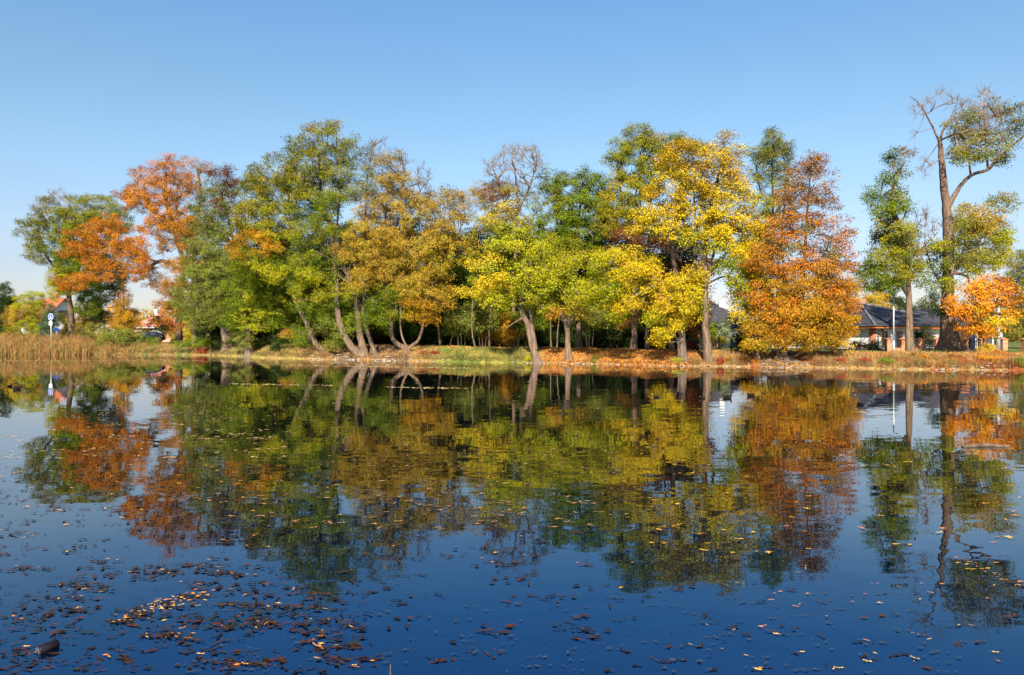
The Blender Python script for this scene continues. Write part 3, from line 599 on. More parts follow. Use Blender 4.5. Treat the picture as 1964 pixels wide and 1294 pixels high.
# woodland behind the row: depth, closed crowns, shade underneath
WD = 'dark green woodland tree in the shaded depth behind the waterside row'
k = 0
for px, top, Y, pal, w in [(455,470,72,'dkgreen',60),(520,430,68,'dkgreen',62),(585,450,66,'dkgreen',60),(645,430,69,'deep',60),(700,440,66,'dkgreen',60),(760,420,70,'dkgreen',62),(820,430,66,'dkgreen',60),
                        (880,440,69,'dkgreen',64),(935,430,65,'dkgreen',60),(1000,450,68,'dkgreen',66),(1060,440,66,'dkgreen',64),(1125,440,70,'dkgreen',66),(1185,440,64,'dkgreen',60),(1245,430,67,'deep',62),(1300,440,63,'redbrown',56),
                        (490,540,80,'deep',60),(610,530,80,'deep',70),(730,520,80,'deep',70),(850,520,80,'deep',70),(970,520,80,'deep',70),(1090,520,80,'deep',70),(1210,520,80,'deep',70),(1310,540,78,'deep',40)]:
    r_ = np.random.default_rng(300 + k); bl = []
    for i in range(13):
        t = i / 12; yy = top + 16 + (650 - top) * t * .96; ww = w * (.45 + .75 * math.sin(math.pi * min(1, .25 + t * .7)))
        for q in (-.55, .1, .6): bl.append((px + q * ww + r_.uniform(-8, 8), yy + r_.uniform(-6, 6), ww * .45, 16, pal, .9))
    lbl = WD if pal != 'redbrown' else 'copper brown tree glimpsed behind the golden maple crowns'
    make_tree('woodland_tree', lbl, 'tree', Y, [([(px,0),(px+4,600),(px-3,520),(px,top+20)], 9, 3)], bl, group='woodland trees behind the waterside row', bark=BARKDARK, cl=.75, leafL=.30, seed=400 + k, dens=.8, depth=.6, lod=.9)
    k += 1
make_tree('copper_tree', 'dark reddish and green crown seen in the hollow of the yellow maple', 'tree', 53,
  [([(1288,0),(1284,600),(1280,520),(1275,450)], 16, 5)],
  [(1185,450,22,16,'redbrown',1), (1215,465,24,16,'redbrown',1), (1262,492,28,20,'dkgreen',1), (1300,500,32,24,'dkgreen',1), (1250,520,36,24,'redbrown',.6), (1320,470,26,26,'dkgreen',1), (1240,600,26,18,'redbrown',.8), (1200,620,20,12,'rust',.7)], bark=BARKDARK, seed=63)

# slim stems standing in the wood edge
for i, (pts, w0, Y, lbl) in enumerate([
    ([(845,0),(840,620),(836,590),(838,540),(850,480)], 6, 56, 'slim kinked pale stem at the wood edge, left of the hanging stem'),
    ([(879,0),(878,640),(876,590),(880,540)], 4, 57, 'very thin upright sapling stem in front of black shade'),
    ([(912,0),(906,640),(905,610),(908,560)], 4, 53.5, 'thin grey sapling rooted halfway down the grassy bank'),
    ([(939,0),(938,640),(940,600),(940,560)], 6, 56, 'straight brown young trunk at the top of the grassy slope'),
    ([(862,0),(868,645),(885,630),(905,610)], 5, 57, 'stem leaning far over to the right in the wood edge'),
    ([(990,0),(995,650),(1000,620)], 3.5, 54, 'thin pale sapling leaning right beside the dark forked trunk'),
    ([(1057,0),(1056,620),(1058,560)], 5, 62, 'faint straight stem deep in shade left of the vase shaped ash'),
    ([(1068,0),(1070,630),(1076,590)], 4, 61, 'faint slanting stem deep in shade just left of the vase shaped ash'),
    ([(1240,0),(1241,620),(1236,580),(1230,520)], 12, 52, 'rough brown trunk half shaded under the hanging yellow boughs')]):
    px, py = pts[-1]
    make_tree('sapling', lbl, 'tree', Y, [(pts, w0, w0 * .5)], [(px, py, 22, 16, 'dkgreen', .8), (px + 8, py - 20, 22, 16, 'green', .7)], group='slim stems at the wood edge', bark=BARKPALE if i != 8 else BARK, seed=500 + i)

# ------------------------------------------------------------------ shrubs and undergrowth
def bush(name, label, Y, blobs, group=None, seed=1, **kw):
    x = sum(b[0] for b in blobs) / len(blobs)
    tr = [([(x + d, 0), (x + d * 2.2, min(b[1] for b in blobs) + 6 + abs(d))], 1.6, .8) for d in (-4, 0, 5)]
    return make_tree(name, label, 'bush', Y, tr, blobs, group, leafL=kw.pop('leafL', .17), cl=kw.pop('cl', .38), crown='foliage', stem='stem', seed=seed, bark=BARKDARK, bf=.15, twigr=.007, **kw)
bush('conifer_bush', 'dark green conifer at the far left edge', 88, [(10,560,14,18,'dkgreen',1.2),(8,590,26,20,'dkgreen',1.2),(12,620,28,20,'dkgreen',1.2),(-12,600,24,40,'dkgreen',1.2),(25,585,12,20,'dkgreen',1)], seed=601)
bush('shrub', 'yellow green rounded shrub left of the blue spruce', 78, [(55,580,34,20,'yelgreen',1),(35,605,32,20,'tanyel',1),(75,600,30,22,'olive',1),(45,635,36,20,'olive',1),(75,630,24,16,'yelgreen',1),(62,652,26,10,'olive',1),(88,656,16,8,'olive',1)], seed=602)
bush('blue_spruce', 'small blue grey spruce behind the blue path sign', 72, [(96,590,6,10,'spruce',1.3),(95,604,12,11,'spruce',1.3),(94,620,18,12,'spruce',1.3),(95,638,22,11,'spruce',1.3)], seed=603)
bush('shrub', 'brown and olive garden shrub hiding the left house wall', 84, [(170,600,26,16,'tan',1),(200,610,22,14,'dryolive',1),(135,628,16,16,'dryolive',1),(118,610,10,12,'olive',.8),(160,625,24,16,'goldgreen',1),(122,645,18,14,'olive',1.1),(128,622,8,10,'dryolive',.8),(190,585,12,10,'orange',.8),(150,640,20,10,'dkgreen',1)], seed=604)
bush('goldenrod_clump', 'tall weedy green thicket right of the left tree trunk', 66, [(165,632,24,14,'dryolive',1),(190,640,28,16,'dryolive',1),(225,645,30,14,'greygreen',1),(200,655,34,10,'greygreen',1),(255,655,24,10,'greygreen',1),(240,638,20,10,'greygreen',1)], seed=605, leafL=.15)
bush('goldenrod_clump', 'green weeds hiding the nose of the parked blue car', 66, [(268,648,16,9,'greygreen',1.1),(284,654,22,8,'green',1.1),(296,650,10,6,'greygreen',.8),(252,660,16,6,'dryolive',1),(300,660,16,5,'greygreen',1)], seed=6051, leafL=.15, cl=.3)
bush('shrub', 'yellow leaved bush behind the slim oak trunk', 74, [(362,630,18,14,'yellow',1.1),(370,648,18,10,'yellow',1.1),(330,640,16,16,'tanyel',1),(335,655,14,8,'green',1)], seed=606)
bush('shrub', 'black green undergrowth right of the oak trunk', 66, [(400,620,30,20,'deep',1.2),(400,645,32,16,'dkgreen',1.1),(300,625,18,20,'deep',1.2),(430,640,20,20,'deep',1.1)], seed=607)
bush('shrub', 'bright green nettles at the bank foot right of the oak trunk', 62.5, [(380,655,24,8,'green',1.1),(405,658,24,6,'green',1.1),(350,660,18,6,'green',1)], seed=608, cl=.3)
bush('elder_bush', 'drooping pale green sprays before the pale trunk', 57.5, [(455,640,14,9,'greygreen',1),(470,650,18,10,'greygreen',1.1),(445,650,12,6,'greygreen',1),(475,662,14,7,'greygreen',1)], seed=609, cl=.3)
bush('elder_bush', 'pale green sprays left of the leaning trunk', 56.5, [(578,650,16,9,'greygreen',1),(592,645,14,8,'greygreen',1),(585,660,14,6,'green',1)], seed=610, cl=.3)
bush('shrub', 'dark bush hanging over the bank below the bright green crown', 56.3, [(530,665,14,8,'dkgreen',1),(540,650,20,10,'dkgreen',1),(555,640,16,12,'goldgreen',.6)], seed=611, cl=.3)
bush('ivy_bush', 'ivy green mass between the leaning trunk and the twin stems', 53.8, [(640,600,26,20,'green',1),(630,630,24,18,'greygreen',1),(645,655,18,14,'green',1),(625,665,22,12,'dryolive',1),(670,620,14,26,'green',.6),(700,610,16,20,'olive',.6),(655,575,22,14,'green',1)], seed=612)
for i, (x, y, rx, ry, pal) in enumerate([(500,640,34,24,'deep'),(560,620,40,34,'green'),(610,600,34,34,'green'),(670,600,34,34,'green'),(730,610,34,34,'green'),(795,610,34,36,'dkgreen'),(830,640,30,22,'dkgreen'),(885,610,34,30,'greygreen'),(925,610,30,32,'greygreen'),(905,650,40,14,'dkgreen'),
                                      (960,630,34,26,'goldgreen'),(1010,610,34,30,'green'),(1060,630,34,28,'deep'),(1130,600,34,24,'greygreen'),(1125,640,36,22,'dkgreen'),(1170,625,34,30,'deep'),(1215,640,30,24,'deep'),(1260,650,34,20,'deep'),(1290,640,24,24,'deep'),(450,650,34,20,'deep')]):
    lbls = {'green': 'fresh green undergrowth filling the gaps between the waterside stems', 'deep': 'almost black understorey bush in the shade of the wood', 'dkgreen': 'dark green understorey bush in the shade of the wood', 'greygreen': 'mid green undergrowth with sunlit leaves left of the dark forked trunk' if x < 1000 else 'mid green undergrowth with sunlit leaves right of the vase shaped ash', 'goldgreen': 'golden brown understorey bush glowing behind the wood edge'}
    bush('understorey_bush', lbls[pal], 60 + (i * 37 % 5) if pal != 'greygreen' else 57, [(x, y, rx, ry, pal, 1), (x - rx * .6, y + 8, rx * .7, ry * .7, pal, 1), (x + rx * .6, y + 6, rx * .7, ry * .7, pal, 1)], 'understorey bushes of the wood', seed=620 + i, cl=.5, leafL=.22)  # darkest leaves have the shade of the wood put into their colour
for i, (x, y, rx, ry, Y, pal, lbl) in enumerate([
    (386,672,14,8,61.9,'red','red brown weed patch behind pale sticks at the waterline'), (813,688,12,8,52.2,'red','left of two small crimson plants on the grassy slope'), (835,686,6,9,52,'red','right and narrower of two small crimson plants on the grassy slope'),
    (1380,690,9,9,44.8,'red','crimson shrublet just right of the smooth pale trunk'), (1397,688,7,9,44.9,'rust','dull red shrublet beside the crimson one, further right'), (1425,690,10,8,44.5,'rust','faded red weeds left of the round rusty tuft'), (1447,693,8,8,43.8,'orange','round rusty orange tuft by the bare roots'),
    (1612,694,12,9,42.2,'red','left of two dark red weed patches below the bungalow'), (1656,694,15,9,41.8,'red','right and wider of two dark red weed patches below the bungalow'), (1765,690,22,9,41.5,'rust','long rusty weed patch under the huge flared trunk, left side'),
    (1820,692,22,9,41.2,'rust','rusty and green weeds straight below the huge flared trunk'), (1700,696,16,10,41,'green','green rushes at the waterline below the lamp post'), (1955,694,16,10,38.8,'green','green rushes at the right end of the bank'), 
    (1890,665,18,12,43,'gold','orange gold bush under the small orange maple, upper part of the bank'), (1900,690,30,12,40.5,'brorange','low orange leafy scrub at the waterline near the right edge'),
    (1012,690,12,8,49.5,'yelgreen','small leafy yellow green plant left of the dark forked trunk base'), (1140,693,12,5,48,'grassy','short green tuft on the orange leaf litter'), (1298,694,10,7,45.3,'yelgreen','yellow green tuft at the foot of the golden maple')]):
    if pal == 'grassy': pal = 'green'
    bush('bank_plant', lbl, Y, [(x, y, rx, ry, pal, .9), (x + rx * .4, y + 2, rx * .6, ry * .8, pal, .9)], seed=660 + i, cl=.2, leafL=.12)
# gardens to the right
bush('garden_shrub', 'dark red garden shrub at the left end of the white wall', 52, [(1640,658,9,10,'redbrown',1.1),(1632,668,10,6,'red',.8),(1653,662,8,9,'redbrown',1)], seed=701)
bush('conifer_bush', 'low blue green conifer below the brick corner pillar', 53, [(1676,660,5,7,'spruce',1.1),(1672,668,12,6,'dkgreen',1.2),(1685,670,10,5,'spruce',1)], seed=702)
bush('conifer_bush', 'little upright conifer before the left window', 56, [(1692,645,2.5,6,'dkgreen',1.2),(1692,658,4,9,'green',1.1)], seed=703, cl=.25)
bush('garden_shrub', 'pinkish white flowering shrub between the two trunks', 55, [(1772,632,12,8,'pink',1),(1780,645,20,10,'pink',1.1),(1772,655,22,9,'pink',1),(1790,655,14,10,'pink',1),(1760,640,8,16,'dkgreen',1)], seed=704)
bush('conifer_bush', 'small dark cypress right of the huge trunk', 57, [(1846,650,5,8,'dkgreen',1.2),(1846,662,9,8,'deep',1.2)], seed=705, cl=.25)
bush('garden_shrub', 'reddish brown shrub behind the garden fence near the power pole', 55, [(1868,655,10,12,'rust',.8),(1902,650,12,14,'greygreen',1),(1906,662,12,10,'greygreen',1)], seed=706)
bush('silver_spruce', 'silver blue spruce left of the rust hornbeam', 62, [(1390,612,4,7,'silver',1.4),(1390,622,8,8,'silver',1.4),(1390,634,12,8,'silver',1.4),(1390,645,13,8,'silver',1.4),(1390,655,10,6,'silver',1.2)], seed=707, cl=.28)
bush('hedge_cypress', 'bright green clipped cypress left of the silver spruce', 68, [(1366,625,10,9,'green',1.6),(1366,640,9,10,'green',1.6),(1360,655,8,8,'green',1.4)], seed=708, cl=.3)
bush('garden_shrub', 'lemon yellow low shrub at the foot of the silver spruce', 58, [(1376,650,8,6,'yellow',1.2),(1384,655,8,6,'yellow',1.2),(1363,648,5,8,'yellow',1.1)], seed=709, cl=.25)
bush('dark_cypress', 'nearly black rounded cypress beside the hornbeam skirt', 56, [(1425,640,14,14,'deep',1.4),(1422,660,16,14,'deep',1.4),(1440,650,16,20,'deep',1.4)], seed=710)
bush('garden_shrub', 'red berried shrub between the two maple trunks', 56, [(1325,660,8,12,'red',.8),(1336,652,8,12,'spruce',.9),(1336,668,8,8,'dkgreen',1)], seed=711, cl=.3)
make_tree('willow_tree', 'soft yellow willow standing behind the bungalow chimney', 'tree', 105,
  [([(1678,0),(1680,610),(1682,580)], 5, 2)], [(1670,580,22,16,'tanyel',1),(1690,575,18,16,'gold',.9),(1640,585,22,14,'tanyel',1),(1705,590,14,12,'tanyel',1),(1625,565,12,20,'dryolive',.8)], seed=712, cl=.7, leafL=.3)
make_tree('pine_tree', 'dark pines showing between the slender tree and the lamp post', 'tree', 110,
  [([(1725,0),(1726,600),(1727,570)], 5, 2)], [(1715,572,20,14,'dkgreen',1.1),(1730,590,22,14,'dkgreen',1.1),(1700,565,18,10,'dkgreen',1),(1765,590,14,14,'spruce',1),(1780,585,16,18,'greygreen',1),(1790,570,12,14,'dkgreen',1)], seed=713, cl=.7, leafL=.3)

# far woods: reads as one mass
r_ = np.random.default_rng(77); Pn = []; Cc = []
for i in range(900):
    x = r_.uniform(-260, 260); Y = r_.uniform(175, 215); top = 4.5 + 2.5 * math.sin(x * .05) + 2 * math.sin(x * .17 + 1) + r_.uniform(-1, 1.5)
    pal = PAL[('dryolive', 'olive', 'tan', 'greygreen', 'rust')[int((math.sin(x * .11) + 1) * 2.49)]]; c0 = np.array(pal[r_.integers(3)])
    k = 60; P = np.stack([x + r_.normal(0, 1.6, k), Y + r_.normal(0, 1.4, k), 1 + (top + .6) * r_.uniform(0, 1, k) ** .7], 1); Pn.append(P); Cc.append(c0 * r_.uniform(.7, 1.2, (k, 1)))
P = np.vstack(Pn); V = leaf_quads(P, r_.normal(0, 1, P.shape) + [0, -.4, .5], np.full(len(P), .95), np.full(len(P), .7), r_)
tag(np_mesh('far_woods', V, 4, np.arange(len(V)), LEAF, cols=np.vstack(Cc).clip(0, .8)), 'far belt of hazy autumn woods low on the skyline', 'woods', kind='stuff')

# ------------------------------------------------------------------ bank cover: grass, reeds, leaf litter, stones
def blades(name, X, Yv, Hh, Wd, cols, label, cat, lean=.35, seed=1, droop=.0):
    r = np.random.default_rng(seed); N = len(X); Z = height(X, Yv)
    az = r.uniform(0, 2 * np.pi, N); ln = r.uniform(0, lean, N) * Hh; dx = np.cos(az) * ln; dy = np.sin(az) * ln
    fa = r.uniform(0, np.pi, N); wx, wy = np.cos(fa) * Wd, np.sin(fa) * Wd
    B = np.stack([X, Yv, Z - .03], 1); W2 = np.stack([wx, wy, np.zeros(N)], 1) * .5
    M_ = B + np.stack([dx * .35, dy * .35, Hh * .6], 1); T = B + np.stack([dx * (1 + droop), dy * (1 + droop), Hh * (1 - droop * .3)], 1)
    V = np.stack([B - W2, B + W2, M_ + W2 * .8, M_ - W2 * .8, T + W2 * .12, T - W2 * .12], 1).reshape(-1, 3)
    q = (np.array([0, 1, 2, 3, 3, 2, 4, 5])[None] + np.arange(N)[:, None] * 6).reshape(-1)
    o = np_mesh(name, V, 4, q, GRASSM, cols=np.repeat(cols, 2, axis=0).clip(0, .9))
    return tag(o, label, cat, kind='stuff')
r = np.random.default_rng(900)
N = 135000
t = r.uniform(0, 1, N) ** 1.4 * 9 + .15; X = r.uniform(-72, 36, N); Yv = shore(X) + t
px = CX + F * X / Yv
hh = r.uniform(.08, .26, N) * (1 + .9 * (np.sin(X * 1.9) * np.sin(X * .63 + 2) > .35)) * np.where((px > 1030) & (px < 1320), .45, 1) * np.where((px > 640) & (px < 800), .6, 1) * np.where((px > 1440) & (px < 1550), .4, 1)
hh *= np.where(t > 3.2, .45, 1); hh *= np.where(px > 1560, 1.15, 1) * np.where((px > 430) & (px < 600), 1.2, 1)
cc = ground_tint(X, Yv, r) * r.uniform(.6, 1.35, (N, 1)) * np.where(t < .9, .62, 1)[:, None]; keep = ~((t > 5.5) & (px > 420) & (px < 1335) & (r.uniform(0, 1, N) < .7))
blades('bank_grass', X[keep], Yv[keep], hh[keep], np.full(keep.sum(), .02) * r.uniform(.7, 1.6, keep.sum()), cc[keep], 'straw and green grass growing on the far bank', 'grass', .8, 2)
# reeds at the left
N = 17000; pxr = r.uniform(-120, 250, N) ; pxr = np.where(r.uniform(0, 1, N) < .12, r.uniform(200, 300, N), pxr); dq = r.uniform(-1.1, 4.5, N)
Yr = np.interp(pxr, SHPX, SHD) + dq; X = (pxr - CX) / F * Yr; Yr = shore(X) + dq
H_ = r.uniform(.5, 1.6, N) * np.where(pxr > 215, .55, 1) * (1 + .25 * np.sin(pxr * .13)) * np.interp(pxr, [-120, 120, 230, 300], [1.15, 1.0, .8, .5])
cr = np.where(r.uniform(0, 1, (N, 1)) < .25, np.array([.20, .22, .05]), np.where(r.uniform(0, 1, (N, 1)) < .5, np.array([.42, .24, .085]), np.array([.36, .15, .045]))) * r.uniform(.6, 1.3, (N, 1))
blades('reed_bed', X, Yr, H_, r.uniform(.02, .045, N), cr, 'dry straw coloured reeds with green tips at the left waterline', 'reeds', .85, 3, .45)
# loose fallen leaves on the bank under the maples
N = 18000; pxl = np.concatenate([r.uniform(1040, 1330, int(N * .72)), r.uniform(560, 1960, N - int(N * .72))]); tl = r.uniform(.1, 7, N)
Yl = np.interp(pxl, SHPX, SHD) + tl; X = (pxl - CX) / F * Yl; Yl = shore(X) + tl
P = np.stack([X, Yl, height(X, Yl) + r.uniform(.01, .08, N)], 1); cl_ = np.array([(.46, .17, .03), (.38, .12, .025), (.50, .26, .05), (.26, .11, .04)])[r.integers(0, 4, N)] * r.uniform(.7, 1.2, (N, 1))
V = leaf_quads(P, r.normal(0, .4, (N, 3)) + [0, -.5, 1], r.uniform(.08, .17, N), r.uniform(.07, .13, N), r)
tag(np_mesh('leaf_litter', V, 4, np.arange(len(V)), LEAF, cols=cl_.clip(0, .85)), 'orange fallen leaves strewn over the far bank', 'fallen leaves', kind='stuff')

# stones along the waterline
def rock_mesh(seed, k=3):
    r = np.random.default_rng(seed); import bmesh
    bm = bmesh.new(); bmesh.ops.create_icosphere(bm, subdivisions=2, radius=.5)
    ax = [Vector(r.normal(0, 1, 3)).normalized() for _ in range(9)]; cut = [r.uniform(.28, .42) for _ in ax]
    for v in bm.verts:
        for a_, c_ in zip(ax, cut):
            d = v.co.dot(a_)
            if d > c_: v.co -= a_ * (d - c_)
        v.co.z *= .6
    me = bpy.data.meshes.new('shore_stone'); bm.to_mesh(me); bm.free(); me.materials.append(STONE); return me
rocks = [rock_mesh(s_) for s_ in range(6)]
rs = np.random.default_rng(950); ns_ = 0
for i in range(300):
    px = rs.choice([rs.uniform(240, 480), rs.uniform(590, 760), rs.uniform(590, 860), rs.uniform(980, 1140), rs.uniform(1130, 1500), rs.uniform(1380, 1620), rs.uniform(1550, 1964)])
    Y = float(np.interp(px, SHPX, SHD)); x = (px - CX) / F * Y; tt = rs.uniform(-.25, .45) if rs.uniform() < .8 else rs.uniform(.3, 1.3); y = float(shore(x)) + tt
    o = bpy.data.objects.new('shore_stone', rocks[i % 6]); C.objects.link(o)
    sz = rs.uniform(.09, .30) * (1.25 if 590 < px < 760 else 1)
    o.location = (x, y, max(float(height(x, y)), -.04) + sz * .08); o.scale = (sz * rs.uniform(.9, 1.6), sz, sz * rs.uniform(.6, .95)); o.rotation_euler = (rs.uniform(-.2, .2), rs.uniform(-.2, .2), rs.uniform(0, 6.28))
    tag(o, 'pale grey stone lying along the waterline of the far bank', 'stone', 'stones along the far waterline')
# pale sticks standing in the water
for i, (px, py, tx, lbl) in enumerate([(389, 664, 0, 'left of two thin upright pale sticks before the red brown weeds'), (403, 661, 0, 'right of two thin upright pale sticks before the red brown weeds'), (411, 672, 8, 'short slanting pale stick right of the upright pair'), (232, 662, 5, 'slanting straw coloured pole beside the reed bed end')]):
    Y = float(np.interp(px, SHPX, SHD)); a = unp(px, 686, Y - .1); a[2] = -.3; bq = unp(px + tx, py, Y - .1)
    root = MB().tube([a, (a + bq) / 2 + np.array([.02, 0, 0]), bq], [.035, .03, .02], 6).build('stick', BARKPALE)
    tag(root, lbl, 'stick', None)

# ------------------------------------------------------------------ things floating on the water
FL_SHADE = [(.040, .016, .007), (.022, .010, .006), (.014, .009, .007), (.07, .022, .008), (.025, .022, .008), (.010, .007, .006)]  # wet leaf browns, darkened further for shade of trees behind the camera
SUNNY = [(.62, .26, .03), (.55, .18, .025), (.70, .38, .05)]  # lit counterpart of the dark leaves, sun patches put in by colour
def leaf_verts(seed, lobed):
    r = np.random.default_rng(seed); m = 18; th = np.linspace(0, 2 * np.pi, m, endpoint=False)
    rad = (.17 + .33 * np.abs(np.cos(2.5 * th)) ** 1.5) if lobed else (.11 + .39 * np.abs(np.cos(th)) ** 2.0)
    rad = rad * r.uniform(.85, 1.12, m); X = np.cos(th) * rad; Yq = np.sin(th) * rad * (.95 if lobed else .8)
    curl = r.uniform(.05, .55); Z = curl * (Yq ** 2) * 1.1 + .5 * curl * np.maximum(X, 0) ** 2 + r.normal(0, .015, m)
    inner = np.stack([X * .5, Yq * .5, Z * .2 + r.normal(0, .012, m)], 1); outer = np.stack([X, Yq, Z], 1)
    V = np.vstack([outer, inner, [[0, 0, .0]]]); f = []
    for k in range(m): f += [(k, (k + 1) % m, m + (k + 1) % m, m + k), (m + k, m + (k + 1) % m, 2 * m)]
    return V, f
leaf_meshes = []
for kx in range(16):
    V, f = leaf_verts(40 + kx, kx % 2 == 0)
    Vs = [tuple(v) for v in V]
    # stalk
    n0 = len(Vs); Vs += [(-.42, -.012, .0), (-.42, .012, .0), (-.72, .008, .05), (-.72, -.008, .05)]; f = f + [(n0, n0 + 1, n0 + 2, n0 + 3)]
    me = bpy.data.meshes.new('floating_leaf'); me.from_pydata(Vs, [], f); me.update()
    colr = (SUNNY + FL_SHADE)[kx % 9] if kx >= 9 else FL_SHADE[kx % 6]
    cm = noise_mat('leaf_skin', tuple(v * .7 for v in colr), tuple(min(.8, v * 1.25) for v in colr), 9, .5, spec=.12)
    me.materials.append(cm)
    for p in me.polygons: p.use_smooth = True
    leaf_meshes.append((me, kx >= 9 and (kx % 9) < 3))
dark_m = [m_ for m_, s_ in leaf_meshes if not s_]; sun_m = [m_ for m_, s_ in leaf_meshes if s_]
rl = np.random.default_rng(1234)
spots = []
def cluster(px, py, n, sx, sy, sun=.1):
    for _ in range(n): spots.append((px + rl.normal(0, sx), py + rl.normal(0, sy), rl.uniform() < sun))
for _ in range(150):                                   # thick drift at the left
    px = rl.uniform(-20, 520) if rl.uniform() < .75 else rl.uniform(400, 700); py = rl.uniform(1015, 1290) if px < 560 else rl.uniform(1110, 1290)
    cluster(px, py, rl.integers(4, 15), 18 + (py - 1000) * .05, 1.6 + (py - 1000) * .008, .06)
for _ in range(80):
    px = rl.uniform(650, 1320); py = rl.uniform(1015, 1225) if rl.uniform() < .85 else rl.uniform(1225, 1290)
    cluster(px, py, rl.integers(1, 8), 18, 3, .06)
for _ in range(60):
    px = rl.uniform(1330, 1964); py = rl.uniform(1060, 1290); cluster(px, py, rl.integers(1, 4), 16, 3.5, .42)
for a_ in np.linspace(0, 1, 26): cluster(225 + 170 * a_ + rl.normal(0, 8), 1190 - 52 * a_ + rl.normal(0, 5), 5, 13, 5, .62)
for a_ in np.linspace(0, 1, 10): cluster(1855 + 110 * a_, 1085 + 38 * a_, 3, 9, 3, .7)
for a_ in np.linspace(0, 1, 9): cluster(300 + 60 * a_, 1215 + 8 * a_, 3, 12, 5, .25)
spots = [p for p in spots if p[1] > 1006 and -30 < p[0] < 1995]
spots.sort(key=lambda p: -p[1])
def on_water(px, py):
    Y = F * EYE / (py - HZ); return (px - CX) / F * Y, Y
fx, fy, fs, fc = [], [], [], []
for i, (px, py, sunny) in enumerate(spots):
    x, y = on_water(px, py); sz = rl.uniform(.03, .082) * (.68 if sunny else 1.0)
    if i < 300:
        me = (sun_m if sunny else dark_m)[rl.integers(0, len(sun_m if sunny else dark_m))]
        o = bpy.data.objects.new('floating_leaf', me); C.objects.link(o); o.location = (x, y, .003 + (0.004 if sunny else 0)); o.scale = (sz, sz * rl.uniform(.35, .75), sz * (1.5 if sunny else 1.0))
        o.rotation_euler = (rl.uniform(-.12, .12), rl.uniform(-.12, .12), rl.normal(0, .55) + (3.14 if rl.uniform() < .5 else 0))
        if sunny: tag(o, 'sunlit orange leaf curled up on the near water', 'leaf', 'bright orange leaves floating on the near water')
        else: tag(o, 'wet brown leaf floating on the near water, shade put into its dark colour', 'leaf', 'dark brown leaves floating on the near water')
    else:
        fx.append(x); fy.append(y); fs.append(sz * (1.2 if not sunny else 1)); fc.append((SUNNY if sunny else FL_SHADE)[rl.integers(0, 3 if sunny else 6)])
# smaller drift farther out
def more(n, px0, px1, py0, py1, cols, s0, s1, clump=1):
    for _ in range(n):
        cx, cy = rl.uniform(px0, px1), rl.uniform(py0, py1)
        for _k in range(rl.integers(1, clump + 1)):
            x, y = on_water(cx + rl.normal(0, 9), cy + rl.normal(0, .8)); fx.append(x); fy.append(y); fs.append(rl.uniform(s0, s1)); fc.append(cols[rl.integers(0, len(cols))])
more(230, -10, 520, 890, 1010, FL_SHADE * 2 + SUNNY[:1], .05, .10, 4); more(200, 500, 1250, 860, 1015, [(.35, .2, .08), (.12, .07, .03), (.3, .14, .05)], .05, .10, 2)
more(150, 0, 560, 780, 880, [(.5, .34, .16), (.45, .24, .1)], .06, .13, 3); more(90, 1250, 1964, 860, 1060, SUNNY + FL_SHADE[:2], .05, .10, 2); more(140, 0, 1100, 715, 790, [(.45, .28, .12), (.06, .05, .03)], .05, .14, 3)
more(60, 1600, 1960, 740, 860, FL_SHADE, .05, .10, 2); more(240, 350, 1900, 1130, 1292, [(.03, .045, .06), (.045, .05, .06)], .010, .05, 4); more(200, 0, 700, 1010, 1290, FL_SHADE, .02, .04, 5)
N = len(fx); P = np.stack([fx, fy, np.full(N, .006)], 1); P[:, 2] += rl.uniform(0, .004, N); Lq = np.array(fs)
Pm, Fm, Cm = [], [], []
base_v = [leaf_verts(70 + k_, k_ % 2 == 0)[0][:18] for k_ in range(6)]
for k_ in range(N):
    bv = base_v[k_ % 6][::2]; a_ = rl.normal(0, .6); ca, sa = math.cos(a_), math.sin(a_); q_ = bv * [1, .5, .8] * Lq[k_] * 1.1
    Pm.append(np.stack([q_[:, 0] * ca - q_[:, 1] * sa, q_[:, 0] * sa + q_[:, 1] * ca, q_[:, 2]], 1) + P[k_])
V = np.vstack(Pm)
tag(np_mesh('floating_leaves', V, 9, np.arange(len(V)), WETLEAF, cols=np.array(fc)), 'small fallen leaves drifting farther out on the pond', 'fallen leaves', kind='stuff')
# thin lines of scum and seed fluff drifting near the far bank
px_, py_ = [], []
for (x0, x1, y0, y1, n_) in [(0, 620, 691, 693, 1300), (590, 900, 701, 706, 1000), (740, 900, 742, 745, 160), (440, 640, 736, 739, 170), (980, 1560, 709, 713, 500), (600, 760, 696, 698, 400)]:
    q = rl.uniform(0, 1, n_); px_.append(x0 + (x1 - x0) * q); py_.append(y0 + (y1 - y0) * q + rl.normal(0, .6, n_))
px_ = np.concatenate(px_); py_ = np.concatenate(py_); Yq = F * EYE / (py_ - HZ); Xq = (px_ - CX) / F * Yq
P = np.stack([Xq, Yq, np.full(len(Xq), .008)], 1)
V = leaf_quads(P, np.tile([0, 0, 1.], (len(P), 1)) + rl.normal(0, .1, (len(P), 3)), rl.uniform(.05, .18, len(P)), rl.uniform(.04, .1, len(P)), rl)
tag(np_mesh('drift_line', V, 4, np.arange(len(V)), WETLEAF, cols=np.array([(.42, .30, .14), (.5, .26, .08), (.3, .28, .1)])[rl.integers(0, 3, len(P))]), 'thin lines of leaf scum drifting off the far bank', 'drift', kind='stuff')

